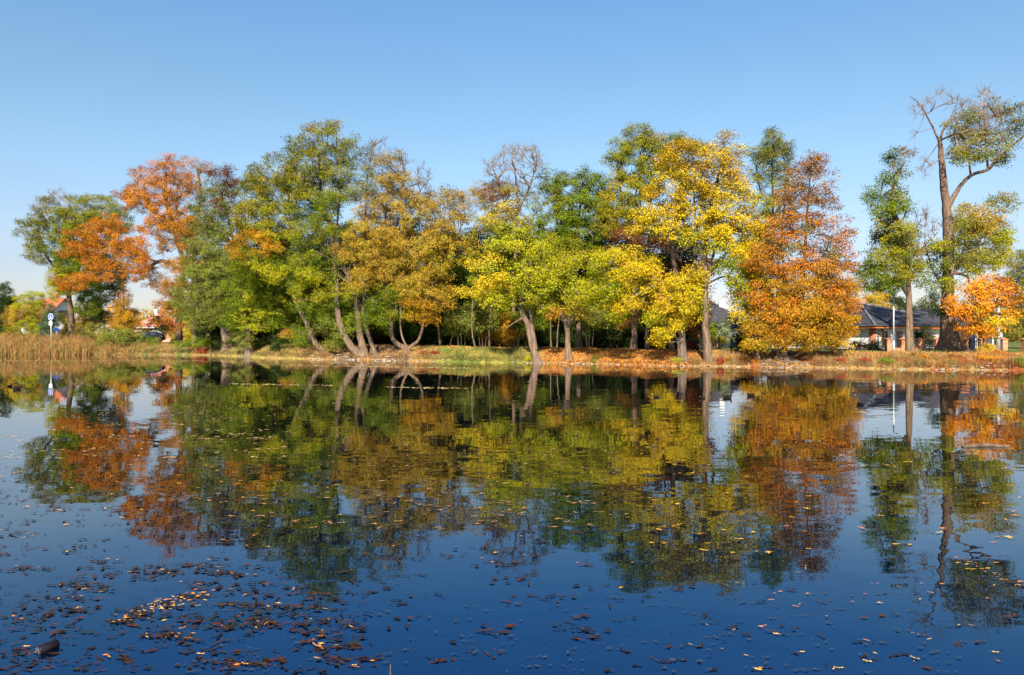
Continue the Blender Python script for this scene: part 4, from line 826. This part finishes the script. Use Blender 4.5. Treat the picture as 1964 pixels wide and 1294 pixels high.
# drink can
ax_, ay_ = on_water(92, 1246)
can = empty('drink_can', (ax_, ay_, .017)); tag(can, 'dark metal drink can floating on its side at lower left', 'can')
can_m = noise_mat('can_paint', (.006, .004, .007), (.014, .010, .015), 14, .45, spec=.15)
alu = noise_mat('aluminium', (.35, .36, .38), (.5, .5, .52), 8, .35); alu.node_tree.nodes['Principled BSDF'].inputs['Metallic'].default_value = .9
ang = R(56); L_ = .115
def along(u, rr0): return [Vector((u * math.cos(ang), u * math.sin(ang), 0))]
U = Vector((math.cos(ang), math.sin(ang), .10)).normalized()
ptc = [(-.5, .026), (-.46, .031), (-.43, .033), (.40, .033), (.46, .029), (.5, .026)]
MB().tube([U * L_ * a for a, _ in ptc], [b_ for _, b_ in ptc], 24).build('can_body', can_m, can, smooth=True, bevel=0)
MB().tube([U * L_ * -.505, U * L_ * -.525], [.0265, .0265], 24).build('can_rim', alu, can)
MB().tube([U * L_ * -.522, U * L_ * -.535], [.010, .009], 12).build('pull_tab', can_m, can)
# thin stick poking out of the water at the bottom edge
sx, sy = on_water(748, 1300)
tag(MB().tube([(sx, sy, -.05), (sx + .002, sy, .03), (sx + .001, sy + .01, .075)], [.0035, .003, .0018], 6).build('stick', BARKDARK), 'thin dark stick poking straight out of the near water', 'stick')
sx, sy = on_water(1893, 857)
tag(MB().tube([(sx - .45, sy, .0), (sx, sy + .05, .03), (sx + .4, sy, .01)], [.03, .035, .02], 8).build('driftwood', BARKDARK), 'dark branch floating in the orange reflection', 'driftwood')

# ------------------------------------------------------------------ ducks
duck_dark = noise_mat('feathers_dark', (.006, .0055, .0055), (.018, .015, .013), 14, .9, spec=.03)
duck_brown = noise_mat('feathers_brown', (.03, .02, .012), (.11, .075, .045), 22, .9, spec=.03)
bill_m = noise_mat('bill', (.30, .2, .03), (.4, .28, .05), 8, .5); billw = noise_mat('bill_white', (.35, .34, .3), (.45, .43, .4), 8, .6)
def duck(name, label, px, py, rz, length=.42, mat=duck_dark, bill=bill_m, cat='duck', head_low=False):
    x, y = on_water(px, py); length *= .66; root = empty(name, (x, y, 0), rz); tag(root, label, cat)
    s = length / .42; hz = .12 if head_low else .155
    pts = [((-.23, 0, .075), .012), ((-.17, 0, .055), .045), ((-.08, 0, .04), .078), ((.03, 0, .035), .088), ((.12, 0, .04), .07), ((.16, 0, .085), .036), ((.165, 0, hz), .030), ((.185, 0, hz + .035), .036), ((.21, 0, hz + .03), .022)]
    me = bpy.data.meshes.new('body'); me.from_pydata([tuple(c * s for c in p) for p, _ in pts], [(i, i + 1) for i in range(len(pts) - 1)], []); me.update(); me.materials.append(mat)
    o = bpy.data.objects.new('body', me); C.objects.link(o); o.parent = root
    sk = o.modifiers.new('skin', 'SKIN'); sk.use_smooth_shade = True
    for v, (_, rd) in zip(me.skin_vertices[0].data, pts): v.radius = (rd * s * 1.12, rd * s)
    me.skin_vertices[0].data[3].use_root = True
    sb = o.modifiers.new('sub', 'SUBSURF'); sb.levels = 2; sb.render_levels = 2
    MB().tube([Vector((.205, 0, hz + .028)) * s, Vector((.235, 0, hz + .02)) * s, Vector((.262, 0, hz + .014)) * s], [.015 * s, .012 * s, .006 * s], 8).build('bill', bill, root, smooth=True)
    for sgn in (-1, 1):
        m = MB(); m.tube([Vector((-.19, sgn * .03, .085)) * s, Vector((-.08, sgn * .068, .075)) * s, Vector((.03, sgn * .075, .07)) * s, Vector((.09, sgn * .055, .07)) * s], [.008 * s, .028 * s, .034 * s, .012 * s], 10).build('wing', mat, root, smooth=True)
    return root
duck('duck', 'drake with pale flank swimming in the bright gap right of the pale trunk reflection', 1395, 763, R(8), .50, duck_dark)
duck('duck', 'dark duck with head tucked in, farther out beside the orange reflection', 1440, 759, R(200), .46, duck_dark, head_low=True)
duck('duck', 'mottled brown duck nearer to us in the yellow reflection', 1437, 781, R(15), .46, duck_brown)
duck('coot', 'round black coot alone at the edge of the hornbeam reflection', 1650, 776, R(100), .36, duck_dark, billw, 'coot')
duck('coot', 'small black coot before the dark wood reflection', 1259, 762, R(150), .34, duck_dark, billw, 'coot')
duck('coot', 'tiny dark coot right beside the pale trunk reflection', 1348, 764, R(170), .26, duck_dark, billw, 'coot')
duck('coot', 'round coot at the far left of the pond', 19, 741, R(80), .38, duck_dark, billw, 'coot')
duck('duck', 'dark duck swimming right of the far left coot', 33, 746, R(175), .5, duck_dark, head_low=True)

# ------------------------------------------------------------------ signs and poles
metal = noise_mat('galvanised_steel', (.42, .43, .44), (.6, .61, .62), 5, .4); metal.node_tree.nodes['Principled BSDF'].inputs['Metallic'].default_value = .4
blue = noise_mat('sign_blue', (.01, .045, .24), (.015, .06, .30), 3, .5); white = noise_mat('white_enamel', (.72, .72, .72), (.82, .82, .82), 3, .4)
def disc(c, rad, d, n=28):
    m = MB(); m.tube([Vector(c), Vector(c) + Vector(d)], [rad, rad], n); return m
Ys = 80.5; p = unp(98, 670, Ys); p[2] = float(height(p[0], Ys))
sg = empty('path_sign', p, R(-18)); tag(sg, 'round blue path sign with white plate on a grey pole among the reeds', 'road sign')
top = unp(98, 601, Ys)[2] - p[2]
MB().tube([(0, 0, -.3), (0, 0, top)], .045, 10).build('pole', metal, sg, smooth=True)
disc((0, -.05, top - .40), .40, (0, -.02, 0)).build('sign_disc', white, sg)
disc((0, -.071, top - .40), .36, (0, -.006, 0)).build('sign_face', blue, sg)
m = MB()   # adult and child walking, white
for (cx, sc_) in ((-.05, 1.0), (.12, .62)):
    z0 = top - .40 - .24 * sc_ - (.0 if sc_ == 1 else .06); k_ = sc_
    m.tube([(cx, -.079, z0 + .42 * k_), (cx, -.081, z0 + .42 * k_)], .04 * k_, 10)
    for poly in ([(-.05, .36), (.05, .36), (.04, .2), (-.04, .2)], [(-.04, .2), (.0, .2), (-.05, .0), (-.09, .0)], [(.0, .2), (.04, .2), (.09, .0), (.05, .0)]):
        vs = [(cx + a * k_, -.079, z0 + b_ * k_) for a, b_ in poly] + [(cx + a * k_, -.081, z0 + b_ * k_) for a, b_ in poly]
        m.add(vs, [(0, 1, 2, 3), (7, 6, 5, 4), (0, 4, 5, 1), (1, 5, 6, 2), (2, 6, 7, 3), (3, 7, 4, 0)])
m.build('pictogram', white, sg)
MB().box(-.25, .25, -.07, -.05, top - 1.35, top - .92).build('sign_plate', white, sg)
Ys2 = 86; p = unp(108, 665, Ys2); p[2] = float(height(p[0], Ys2)); sg = empty('road_sign', p, R(40)); tag(sg, 'lower round blue sign turned away, right of the path sign', 'road sign')
t2 = unp(108, 627, Ys2)[2] - p[2]
MB().tube([(0, 0, -.3), (0, 0, t2)], .035, 8).build('pole', metal, sg, smooth=True); disc((0, -.04, t2 - .3), .27, (0, -.02, 0)).build('sign_face', blue, sg)

def pole_at(px, Y, y_top, r0, r1):
    p = unp(px, 660, Y); p[2] = float(height(p[0], Y)); return p, unp(px, y_top, Y)[2] - p[2]
p, h_ = pole_at(1714, 50, 572, .06, .05); lp_ = empty('street_lamp', p); tag(lp_, 'slim grey street lamp in front of the dark roofed bungalow', 'street lamp')
MB().tube([(0, 0, -.2), (0, 0, .9)], [.075, .075], 12).build('lamp_foot', metal, lp_, smooth=True)
MB().tube([(0, 0, .88), (0, 0, h_ - .1)], [.055, .038], 12).build('pole', metal, lp_, smooth=True)
MB().tube([(0, 0, h_ - .12), (-.02, -.05, h_), (-.08, -.45, h_ + .06)], [.035, .03, .03], 8).build('arm', metal, lp_, smooth=True)
MB().tube([(-.07, -.38, h_ + .05), (-.10, -.60, h_ + .07), (-.13, -.80, h_ + .06)], [.04, .09, .05], 10).build('lamp_head', metal, lp_, smooth=True)
p, h_ = pole_at(1914, 52, 560, .15, .11); up = empty('power_pole', p); tag(up, 'thick grey concrete power pole half hidden by the orange maple', 'power pole')
conc = noise_mat('concrete', (.30, .31, .33), (.42, .43, .45), 3, .85, bump=.01)
MB().tube([(0, 0, -.2), (0, 0, h_)], [.17, .11], 14).build('pole', conc, up, smooth=True); MB().box(-.7, .7, -.06, .06, h_ - .5, h_ - .4).build('crossarm', metal, up)
MB().box(-.16, .16, -.26, -.165, 1.1, 1.5).build('junction_box', metal, up)
p, h_ = pole_at(1636, 100, 560, .1, .08); wp = empty('antenna_mast', p); tag(wp, 'thin pale mast rising behind the left end of the dark roof', 'mast')
MB().tube([(0, 0, -.2), (0, 0, h_)], [.09, .06], 8).build('pole', metal, wp, smooth=True); MB().box(-1.1, 1.1, -.03, .03, h_ - 1.9, h_ - 1.8).build('crossarm', metal, wp)
p, h_ = pole_at(884, 66, 640, .03, .03); mp_ = empty('marker_post', p); tag(mp_, 'slender pale metal post standing at the wood edge', 'post')
MB().tube([(0, 0, -.1), (0, 0, unp(884, 598, 66)[2] - p[2])], .035, 8).build('pole', metal, mp_, smooth=True)

# ------------------------------------------------------------------ buildings
def tile_mat(name, c1, c2, sc_=3.0):
    m, n, l, b = mat_new(name); tc = n.new('ShaderNodeTexCoord'); sp = n.new('ShaderNodeSeparateXYZ'); l.new(tc.outputs['Object'], sp.inputs[0])
    ad = n.new('ShaderNodeMath'); ad.operation = 'ADD'; l.new(sp.outputs[0], ad.inputs[0]); l.new(sp.outputs[1], ad.inputs[1])
    cb = n.new('ShaderNodeCombineXYZ'); l.new(ad.outputs[0], cb.inputs[0]); zz = n.new('ShaderNodeMath'); zz.operation = 'MULTIPLY'; zz.inputs[1].default_value = 2.2; l.new(sp.outputs[2], zz.inputs[0]); l.new(zz.outputs[0], cb.inputs[1])
    bt = n.new('ShaderNodeTexBrick'); bt.inputs['Scale'].default_value = sc_; bt.inputs['Color1'].default_value = (*c1, 1); bt.inputs['Color2'].default_value = (*c2, 1); bt.inputs['Mortar'].default_value = (*[v * .4 for v in c1], 1)
    bt.inputs['Mortar Size'].default_value = .035; bt.inputs['Brick Width'].default_value = .9; bt.inputs['Row Height'].default_value = 1.0
    l.new(cb.outputs[0], bt.inputs['Vector']); l.new(bt.outputs[0], b.inputs['Base Color']); b.inputs['Roughness'].default_value = .85; b.inputs['Specular IOR Level'].default_value = .08
    bp = n.new('ShaderNodeBump'); bp.inputs['Distance'].default_value = .03; l.new(bt.outputs['Fac'], bp.inputs['Height']); bp.invert = True; l.new(bp.outputs[0], b.inputs['Normal'])
    return m
slate = tile_mat('dark_roof_tiles', (.044, .042, .048), (.062, .058, .066)); redtile = tile_mat('red_roof_tiles', (.36, .09, .05), (.46, .14, .08)); clay = tile_mat('orange_roof_tiles', (.5, .17, .08), (.58, .22, .1))
render_w = noise_mat('white_render', (.68, .66, .62), (.80, .78, .74), 1.5, .9, bump=.004)
def brick_mat(name, c1, c2):
    m = tile_mat(name, c1, c2, 4.5); m.node_tree.nodes['Principled BSDF'].inputs['Roughness'].default_value = .85
    bt = [q for q in m.node_tree.nodes if q.type == 'TEX_BRICK'][0]; bt.inputs['Mortar'].default_value = (.45, .38, .3, 1); bt.inputs['Brick Width'].default_value = 1.1; bt.inputs['Row Height'].default_value = .75
    return m
brick = brick_mat('orange_brick', (.50, .19, .09), (.60, .27, .14))
wood = noise_mat('brown_wood', (.24, .08, .03), (.34, .13, .05), 4, .5); orangewood = noise_mat('orange_fascia', (.62, .17, .03), (.70, .22, .05), 4, .45)
glass_m = noise_mat('window_glass', (.03, .035, .04), (.08, .09, .1), 2, .08, spec=.8); dkmetal = noise_mat('black_metal', (.012, .014, .016), (.03, .032, .035), 6, .5)
drk = noise_mat('dark_interior', (.05, .02, .015), (.09, .035, .025), 2, .8)

def hip_roof(m, x0, x1, y0, y1, ze, zr, oh=.55, th=.12):
    x0 -= oh; x1 += oh; y0 -= oh; y1 += oh; w = min(x1 - x0, y1 - y0) / 2
    if x1 - x0 >= y1 - y0: r0, r1 = (x0 + w, (y0 + y1) / 2, zr), (x1 - w, (y0 + y1) / 2, zr)
    else: r0, r1 = ((x0 + x1) / 2, y0 + w, zr), ((x0 + x1) / 2, y1 - w, zr)
    b4 = [(x0, y0, ze), (x1, y0, ze), (x1, y1, ze), (x0, y1, ze)]; u4 = [(a, b_, c - th) for a, b_, c in b4]
    vs = b4 + [r0, r1] + u4
    fs = [(0, 1, 5, 4), (1, 2, 5), (2, 3, 4, 5), (3, 0, 4)] if x1 - x0 >= y1 - y0 else [(0, 1, 4), (1, 2, 5, 4), (2, 3, 5), (3, 0, 4, 5)]
    fs += [(0, 6, 7, 1), (1, 7, 8, 2), (2, 8, 9, 3), (3, 9, 6, 0), (9, 8, 7, 6)]
    m.add(vs, fs); return (x0, x1, y0, y1, r0, r1)
def window(root, x0, x1, z0, z1, y, fm=wood, mull=True):
    """in a wall whose outer face is at y, looking towards -y"""
    m = MB(); t_ = .09
    m.box(x0, x0 + t_, y - .05, y + .05, z0, z1).box(x1 - t_, x1, y - .05, y + .05, z0, z1).box(x0 + t_, x1 - t_, y - .05, y + .05, z1 - t_, z1).box(x0 + t_, x1 - t_, y - .05, y + .05, z0, z0 + t_)
    if mull: m.box((x0 + x1) / 2 - .04, (x0 + x1) / 2 + .04, y - .04, y + .04, z0 + t_, z1 - t_)
    w_ = m.build('window', fm, root); g = MB().box(x0 + t_, x1 - t_, y - .02, y + .02, z0 + t_, z1 - t_).build('pane', glass_m, w_)
    MB().box(x0 - .06, x1 + .06, y - .12, y + .02, z0 - .07, z0).build('sill', brick, w_)
    return w_

# the bungalow: a square block turned to us by its corner, and a long wing to its right
G0 = .95
cy_ = 62.0; cxw = (1675 - CX) / F * cy_
bung = empty('bungalow', (cxw, cy_, G0), R(25)); tag(bung, 'white bungalow with dark hipped tile roof, brick corners and orange eaves', 'house')
S_ = 12.5; EV = 3.15 - G0
m = MB(); m.box(.0, S_, .0, S_, -.4, EV - .1); m.build('wall', render_w, bung)
m = MB(); q = hip_roof(m, 0, S_, 0, S_, EV, 5.5 - G0, .6); m.build('roof', slate, bung)
rf = bung.children[-1]
m = MB()
for a, b_ in (((q[0], q[2], EV), q[4]), ((q[1], q[2], EV), q[4])): m.tube([Vector(a) + Vector((0, 0, .05)), Vector(b_) + Vector((0, 0, .05))], .10, 8)
m.build('ridge_cap', noise_mat('ridge_grey', (.10, .10, .12), (.2, .2, .22), 5, .5), rf)
m = MB(); cxm = S_ / 2; m.box(cxm - .1, cxm + .8, cxm - .1, cxm + .8, 4.1, 5.0); ch = m.build('chimney', brick, rf)
m = MB(); m.box(-.56, S_ + .56, -.655, -.60, EV - .30, EV - .125); m.box(-.655, -.60, -.6, S_ + .56, EV - .30, EV - .125); m.build('fascia', orangewood, bung)
m = MB(); m.tube([(-.7, -.71, EV - .1), (S_ + .6, -.71, EV - .1)], .06, 8).tube([(-.71, -.7, EV - .1), (-.71, S_ + .6, EV - .1)], .06, 8); m.build('gutter', dkmetal, bung, smooth=True)
m = MB(); m.box(-.04, .38, -.04, .38, -.4, EV - .12); m.build('brick_corner', brick, bung)
m = MB(); m.tube([(.62, -.68, EV - .12), (.62, -.30, EV - .5), (.50, -.10, EV - .6), (.50, -.10, -.3)], .045, 8); m.build('downpipe', noise_mat('copper_pipe', (.2, .14, .1), (.3, .2, .14), 4, .4), bung, smooth=True)
window(bung, 1.15, 1.85, .35, 1.65, -.01); window(bung, 3.15, 3.95, .15, 1.65, -.01)
m = MB(); m.tube([(.9, -.12, 1.75), (.9, -.28, 1.72)], [.03, .1], 10); m.build('wall_lamp', dkmetal, bung); 
m = MB(); m.tube([(2.5, -.12, 1.85), (2.5, -.28, 1.82)], [.03, .1], 10); m.build('wall_lamp', dkmetal, bung)
# left face window, mostly behind the hornbeam
wl_ = MB().box(-.06, .04, 4.0, 5.0, .3, 1.6).build('window', wood, bung); MB().box(-.08, -.061, 4.1, 4.9, .4, 1.5).build('pane', glass_m, wl_)
# wing
wx0 = (1752 - CX) / F * 66; wing = empty('house_wing', (wx0, 66, G0)); 
tag(wing, 'long low house wing with dark roof and open brick porch behind the huge trunk', 'house')
WL = 9.6
m = MB(); m.box(3.9, WL, 0.6, 8, -.4, EV - .1); m.box(-2.0, 3.9, 3.0, 8, -.4, EV - .1); m.build('wall', render_w, wing)
m = MB(); m.box(-2.0, 3.88, 2.9, 2.99, -.4, EV - .12); m.build('porch_back', drk, wing)
m = MB(); hip_roof(m, -1.0, WL, 0.0, 8.2, EV, 4.95 - G0, .6); m.build('roof', slate, wing)
m = MB(); m.box(-1.56, WL + .56, -.655, -.60, EV - .32, EV - .125); m.build('fascia', orangewood, wing)
m = MB(); m.box(-1.5, WL, -.58, .5, EV - .24, EV - .16); m.build('porch_ceiling', wood, wing)
for a in (-.4, 1.6, 3.9): MB().box(a - .22, a + .22, .05, .5, -.4, EV - .25).build('brick_pillar', brick, wing)
d_ = MB().box(5.0, 6.0, .52, .60, 0, 1.9).build('door', orangewood, wing); MB().tube([(5.1, .48, .95), (5.25, .48, .95)], .02, 6).build('handle', metal, d_)
window(wing, 6.8, 8.2, .5, 1.6, .59)

# garden fence of brick pillars and dark rails
def fence(label, pxs, Y, gap_skip=(), hgt=.98, railm=dkmetal):
    xs_ = [(p_ - CX) / F * Y for p_ in pxs]; root = empty('garden_fence', (xs_[0], Y, G0)); tag(root, label, 'fence')
    for x in xs_:
        x -= xs_[0]; MB().box(x - .19, x + .19, -.19, .19, -.3, hgt - .08).build('brick_pillar', brick, root)
        m = MB(); m.add([(x - .24, -.24, hgt - .08), (x + .24, -.24, hgt - .08), (x + .24, .24, hgt - .08), (x - .24, .24, hgt - .08), (x, 0, hgt + .08)], [(3, 2, 1, 0), (0, 1, 4), (1, 2, 4), (2, 3, 4), (3, 0, 4)]); m.build('pillar_cap', clay, root)
    for i in range(len(xs_) - 1):
        if i in gap_skip: continue
        a, b_ = xs_[i] - xs_[0] + .2, xs_[i + 1] - xs_[0] - .2
        MB().box(a, b_, -.1, .1, -.3, .22).build('low_wall', brick, root)
        m = MB(); m.box(a, b_, -.02, .02, .30, .34); m.box(a, b_, -.02, .02, hgt - .22, hgt - .18); k_ = int((b_ - a) / .16)
        for j in range(1, k_): xx = a + (b_ - a) * j / k_; m.box(xx - .012, xx + .012, -.035, -.021, .24, hgt - .12)
        m.build('railing', railm, root)
    return root
fence('fence of brick pillars and dark rails before the white bungalow', [1703, 1731, 1764, 1797], 55, ())
fence('short brick and dark rail fence right of the huge trunk', [1856, 1884], 55)
fence('gate posts of brick beside the power pole at right', [1925, 1966], 53, (0,))
gp = unp(1875, 660, 54.6); gp[2] = G0; gt_ = empty('garden_gate', gp); tag(gt_, 'dark blue grey panel gate under the orange maple', 'gate')
gm_ = noise_mat('gate_paint', (.03, .035, .06), (.05, .055, .09), 4, .4)
MB().box(-.6, -.2, -.03, .03, .0, 1.35).build('gate_leaf', gm_, gt_); MB().box(.5, 1.1, -.03, .03, .1, 1.35).build('gate_leaf', gm_, gt_); MB().box(-.08, .06, -.05, .05, -.2, 1.4).build('gate_post', conc, gt_); MB().box(1.14, 1.26, -.05, .05, -.2, 1.4).build('gate_post', conc, gt_)
# house with a dark roof behind the maples and silver spruce
hx = (1335 - CX) / F * 84; hb_ = empty('house', (hx, 84, 1.0)); tag(hb_, 'dark roofed house glimpsed behind the yellow maple and silver spruce', 'house')
MB().box(0, 7.2, 0, 8, -.4, 2.3).build('wall', noise_mat('green_grey_render', (.16, .22, .2), (.22, .28, .26), 2, .9), hb_)
m = MB(); hip_roof(m, -.4, 6.6, 0, 8, 2.35, 5.6, .5); m.build('roof', slate, hb_); rf = hb_.children[-1]
MB().box(3.7, 4.3, 2.6, 3.2, 4.2, 5.6).build('chimney', render_w, rf)
m = MB(); m.box(-.6, 2.2, -2.6, -.52, 1.55, 1.75); m.build('porch_roof', slate, hb_); MB().box(-.4, -.2, -2.4, -2.2, -.4, 1.55).build('porch_post', wood, hb_); MB().box(1.8, 2.0, -2.4, -2.2, -.4, 1.55).build('porch_post', wood, hb_)
window(hb_, 1.0, 2.0, .5, 1.5, -.01, white); window(hb_, 4.2, 5.4, .5, 1.6, -.01, white)
hr = empty('house', ((1708 - CX) / F * 100, 100, 1.0)); tag(hr, 'far house of which only an orange tiled roof shows over the bungalow', 'house')
MB().box(-4, 4, 0, 7, -.4, 3.4).build('wall', render_w, hr); m = MB(); hip_roof(m, -4, 4, 0, 7, 3.4, 5.6, .4); m.build('roof', clay, hr)
# mesh fence with dark posts behind the smooth trunk
fx0 = (1340 - CX) / F * 53; wf = empty('wire_fence', (fx0, 53, G0)); tag(wf, 'low dark green wire fence with square posts right of the smooth trunk', 'fence')
for p_ in (1342, 1379, 1403, 1440): x = (p_ - CX) / F * 53 - fx0; MB().box(x - .06, x + .06, -.05, .05, -.3, 1.0 if p_ != 1379 else 1.12).build('post', dkmetal, wf)
m = MB(); x1 = (1440 - CX) / F * 53 - fx0
for z in np.arange(.08, 1.0, .2): m.tube([(0, -.06, z), (x1, -.06, z)], .007, 4)
for x in np.arange(0, x1, .2): m.tube([(x, -.066, .02), (x, -.066, .95)], .005, 4)
m.build('wire_mesh', dkmetal, wf)
# left: white gabled house with a red roof
hx = (122 - CX) / F * 126; hl = empty('house', (hx, 126, 1.2), R(62)); tag(hl, 'white gabled house with red tile roof and chimney behind the left tree', 'house')
def gable_house(root, w, d, ze, zr, wallm, roofm, oh=.6):
    m = MB(); m.box(-w / 2, w / 2, 0, d, -.4, ze); m.add([(-w / 2, 0, ze), (w / 2, 0, ze), (0, 0, zr), (-w / 2, d, ze), (w / 2, d, ze), (0, d, zr)], [(0, 1, 2), (5, 4, 3), (0, 2, 5, 3), (1, 4, 5, 2)]); m.build('wall', wallm, root)
    m = MB(); t_ = .18; k_ = (zr - ze) / (w / 2); xo = w / 2 + oh
    for s_ in (-1, 1):
        vs = [(0, -oh, zr + .05), (s_ * xo, -oh, zr + .05 - k_ * xo), (s_ * xo, d + oh, zr + .05 - k_ * xo), (0, d + oh, zr + .05)]; vs += [(a, b_, c + t_) for a, b_, c in vs]
        m.add(vs, [(0, 1, 2, 3), (7, 6, 5, 4), (0, 4, 5, 1), (1, 5, 6, 2), (2, 6, 7, 3), (3, 7, 4, 0)])
    return m.build('roof', roofm, root)
rf = gable_house(hl, 6.6, 7.5, 4.4, 7.9, render_w, redtile); MB().box(-.1, .7, 2.5, 3.3, 6.2, 9.0).build('chimney', brick_mat('chimney_brick', (.5, .12, .06), (.55, .16, .08)), rf)
window(hl, -.9, .9, 4.0, 5.8, -.01, wood); window(hl, -2.6, -1.2, .6, 2.0, -.01, white); window(hl, 1.2, 2.6, .6, 2.0, -.01, white)
hx = (186 - CX) / F * 136; h2 = empty('house', (hx + 1.2, 136, 1.0), R(45)); tag(h2, 'second red roofed house behind the brown garden shrub', 'house')
gable_house(h2, 5, 6, 2.4, 5.0, render_w, redtile); window(h2, -.9, .9, .5, 1.9, -.01, white)
hx = (292 - CX) / F * 134; h3 = empty('house', (hx, 134, 1.4)); tag(h3, 'low house with pinkish red roof and white eaves between conifer and oak', 'house')
MB().box(-3.5, 3.5, 0, 7, -.4, 2.7).build('wall', render_w, h3); m = MB(); hip_roof(m, -3.5, 3.5, 0, 7, 2.8, 5.6, .5); m.build('roof', tile_mat('pink_roof_tiles', (.55, .2, .14), (.62, .26, .18)), h3); MB().box(-4, 4, -.56, -.5, 2.45, 2.66).build('fascia', white, h3); MB().box(-1.2, -.6, 3, 3.6, 4.6, 6.2).build('chimney', render_w, h3)
window(h3, -2, -.6, .6, 1.9, -.01, white)
# salmon garden wall with an arch
ax0 = (300 - CX) / F * 93; aw = empty('garden_wall', (ax0, 93, 1.25)); tag(aw, 'salmon pink garden wall with a curved arch beside the parked blue car', 'wall')
salmon = noise_mat('salmon_render', (.62, .24, .17), (.70, .30, .22), 2, .9)
vs = [(-.2, 1.15)]; th = np.linspace(0, np.pi / 2, 9)
prof = [(-.35, 1.35), (1.55, 1.35), (1.55, -.4), (1.05, -.4)] + [(1.05 - 1.15 * math.sin(a), -.4 + 1.45 * (1 - math.cos(a)) if False else .95 - 1.35 * math.cos(a)) for a in th] + [(-.35, .95)]
n_ = len(prof); m = MB(); m.add([(a, 0, b_) for a, b_ in prof] + [(a, .35, b_) for a, b_ in prof], [tuple(range(n_)), tuple(reversed(range(n_, 2 * n_)))] + [(i, i + n_, (i + 1) % n_ + n_, (i + 1) % n_) for i in range(n_)]); m.build('wall_panel', salmon, aw)
MB().box(1.5, 1.95, -.05, .40, -.4, 1.3).build('wall_pier', salmon, aw)
# parked car
cx0 = (284 - CX) / F * 90; car = empty('parked_car', (cx0, 90, float(height(cx0, 90))), R(6)); tag(car, 'dark blue hatchback parked behind the weeds, mostly hidden', 'car')
paint = noise_mat('blue_paint', (.006, .012, .028), (.01, .018, .04), 2, .5, spec=.1); tyre = noise_mat('rubber', (.015, .015, .015), (.03, .03, .03), 8, .8)
pr = [(-1.9, .35), (-1.95, .75), (-1.55, .95), (-1.1, 1.0), (-.5, 1.42), (.9, 1.45), (1.65, 1.05), (1.9, .95), (1.95, .4), (1.5, .28), (-1.5, .28)]
m = MB(); n_ = len(pr)
for yy, k_ in ((-.8, 1),): m.add([(a, -.8 + (.12 if b_ > 1.1 else 0), b_) for a, b_ in pr] + [(a, .8 - (.12 if b_ > 1.1 else 0), b_) for a, b_ in pr], [tuple(range(n_)), tuple(reversed(range(n_, 2 * n_)))] + [(i, i + n_, (i + 1) % n_ + n_, (i + 1) % n_) for i in range(n_)])
m.build('body', paint, car, bevel=.05)
m = MB(); m.add([(-.95, -.79, 1.02), (.25, -.79, 1.02), (.25, -.70, 1.37), (-.45, -.70, 1.37)], [(0, 1, 2, 3)]); m.add([(.32, -.79, 1.02), (1.4, -.79, 1.02), (.9, -.70, 1.37), (.32, -.70, 1.37)], [(0, 1, 2, 3)]); m.build('side_window', glass_m, car)
for wx in (-1.2, 1.2):
    for wy in (-.82, .66):
        w_ = MB().tube([(wx, wy, .3), (wx, wy + .16, .3)], .3, 20).build('wheel', tyre, car); MB().tube([(wx, wy - .012, .3), (wx, wy + .172, .3)], .17, 14).build('rim', metal, w_)
for wy in (-.6, .6): MB().box(-1.99, -1.93, wy - .12, wy + .12, .66, .8).build('headlight', white, car)
for wy in (-.6, .6): MB().box(1.93, 1.98, wy - .12, wy + .12, .8, .95).build('tail_light', orangewood, car)
# shed in the wood shade
sx0 = (505 - CX) / F * 80; sh = empty('garden_shed', (sx0, 80, 1.25)); tag(sh, 'dark red shed in deep shade right of the pale trunk', 'shed')
gable_house(sh, 3.4, 3, 1.6, 2.4, noise_mat('red_boards', (.22, .02, .015), (.3, .03, .02), 4, .7), slate, .25); MB().box(-.9, .1, -.05, .0, -.2, 1.4).build('door', noise_mat('blue_door', (.06, .09, .16), (.08, .11, .2), 3, .6), sh)
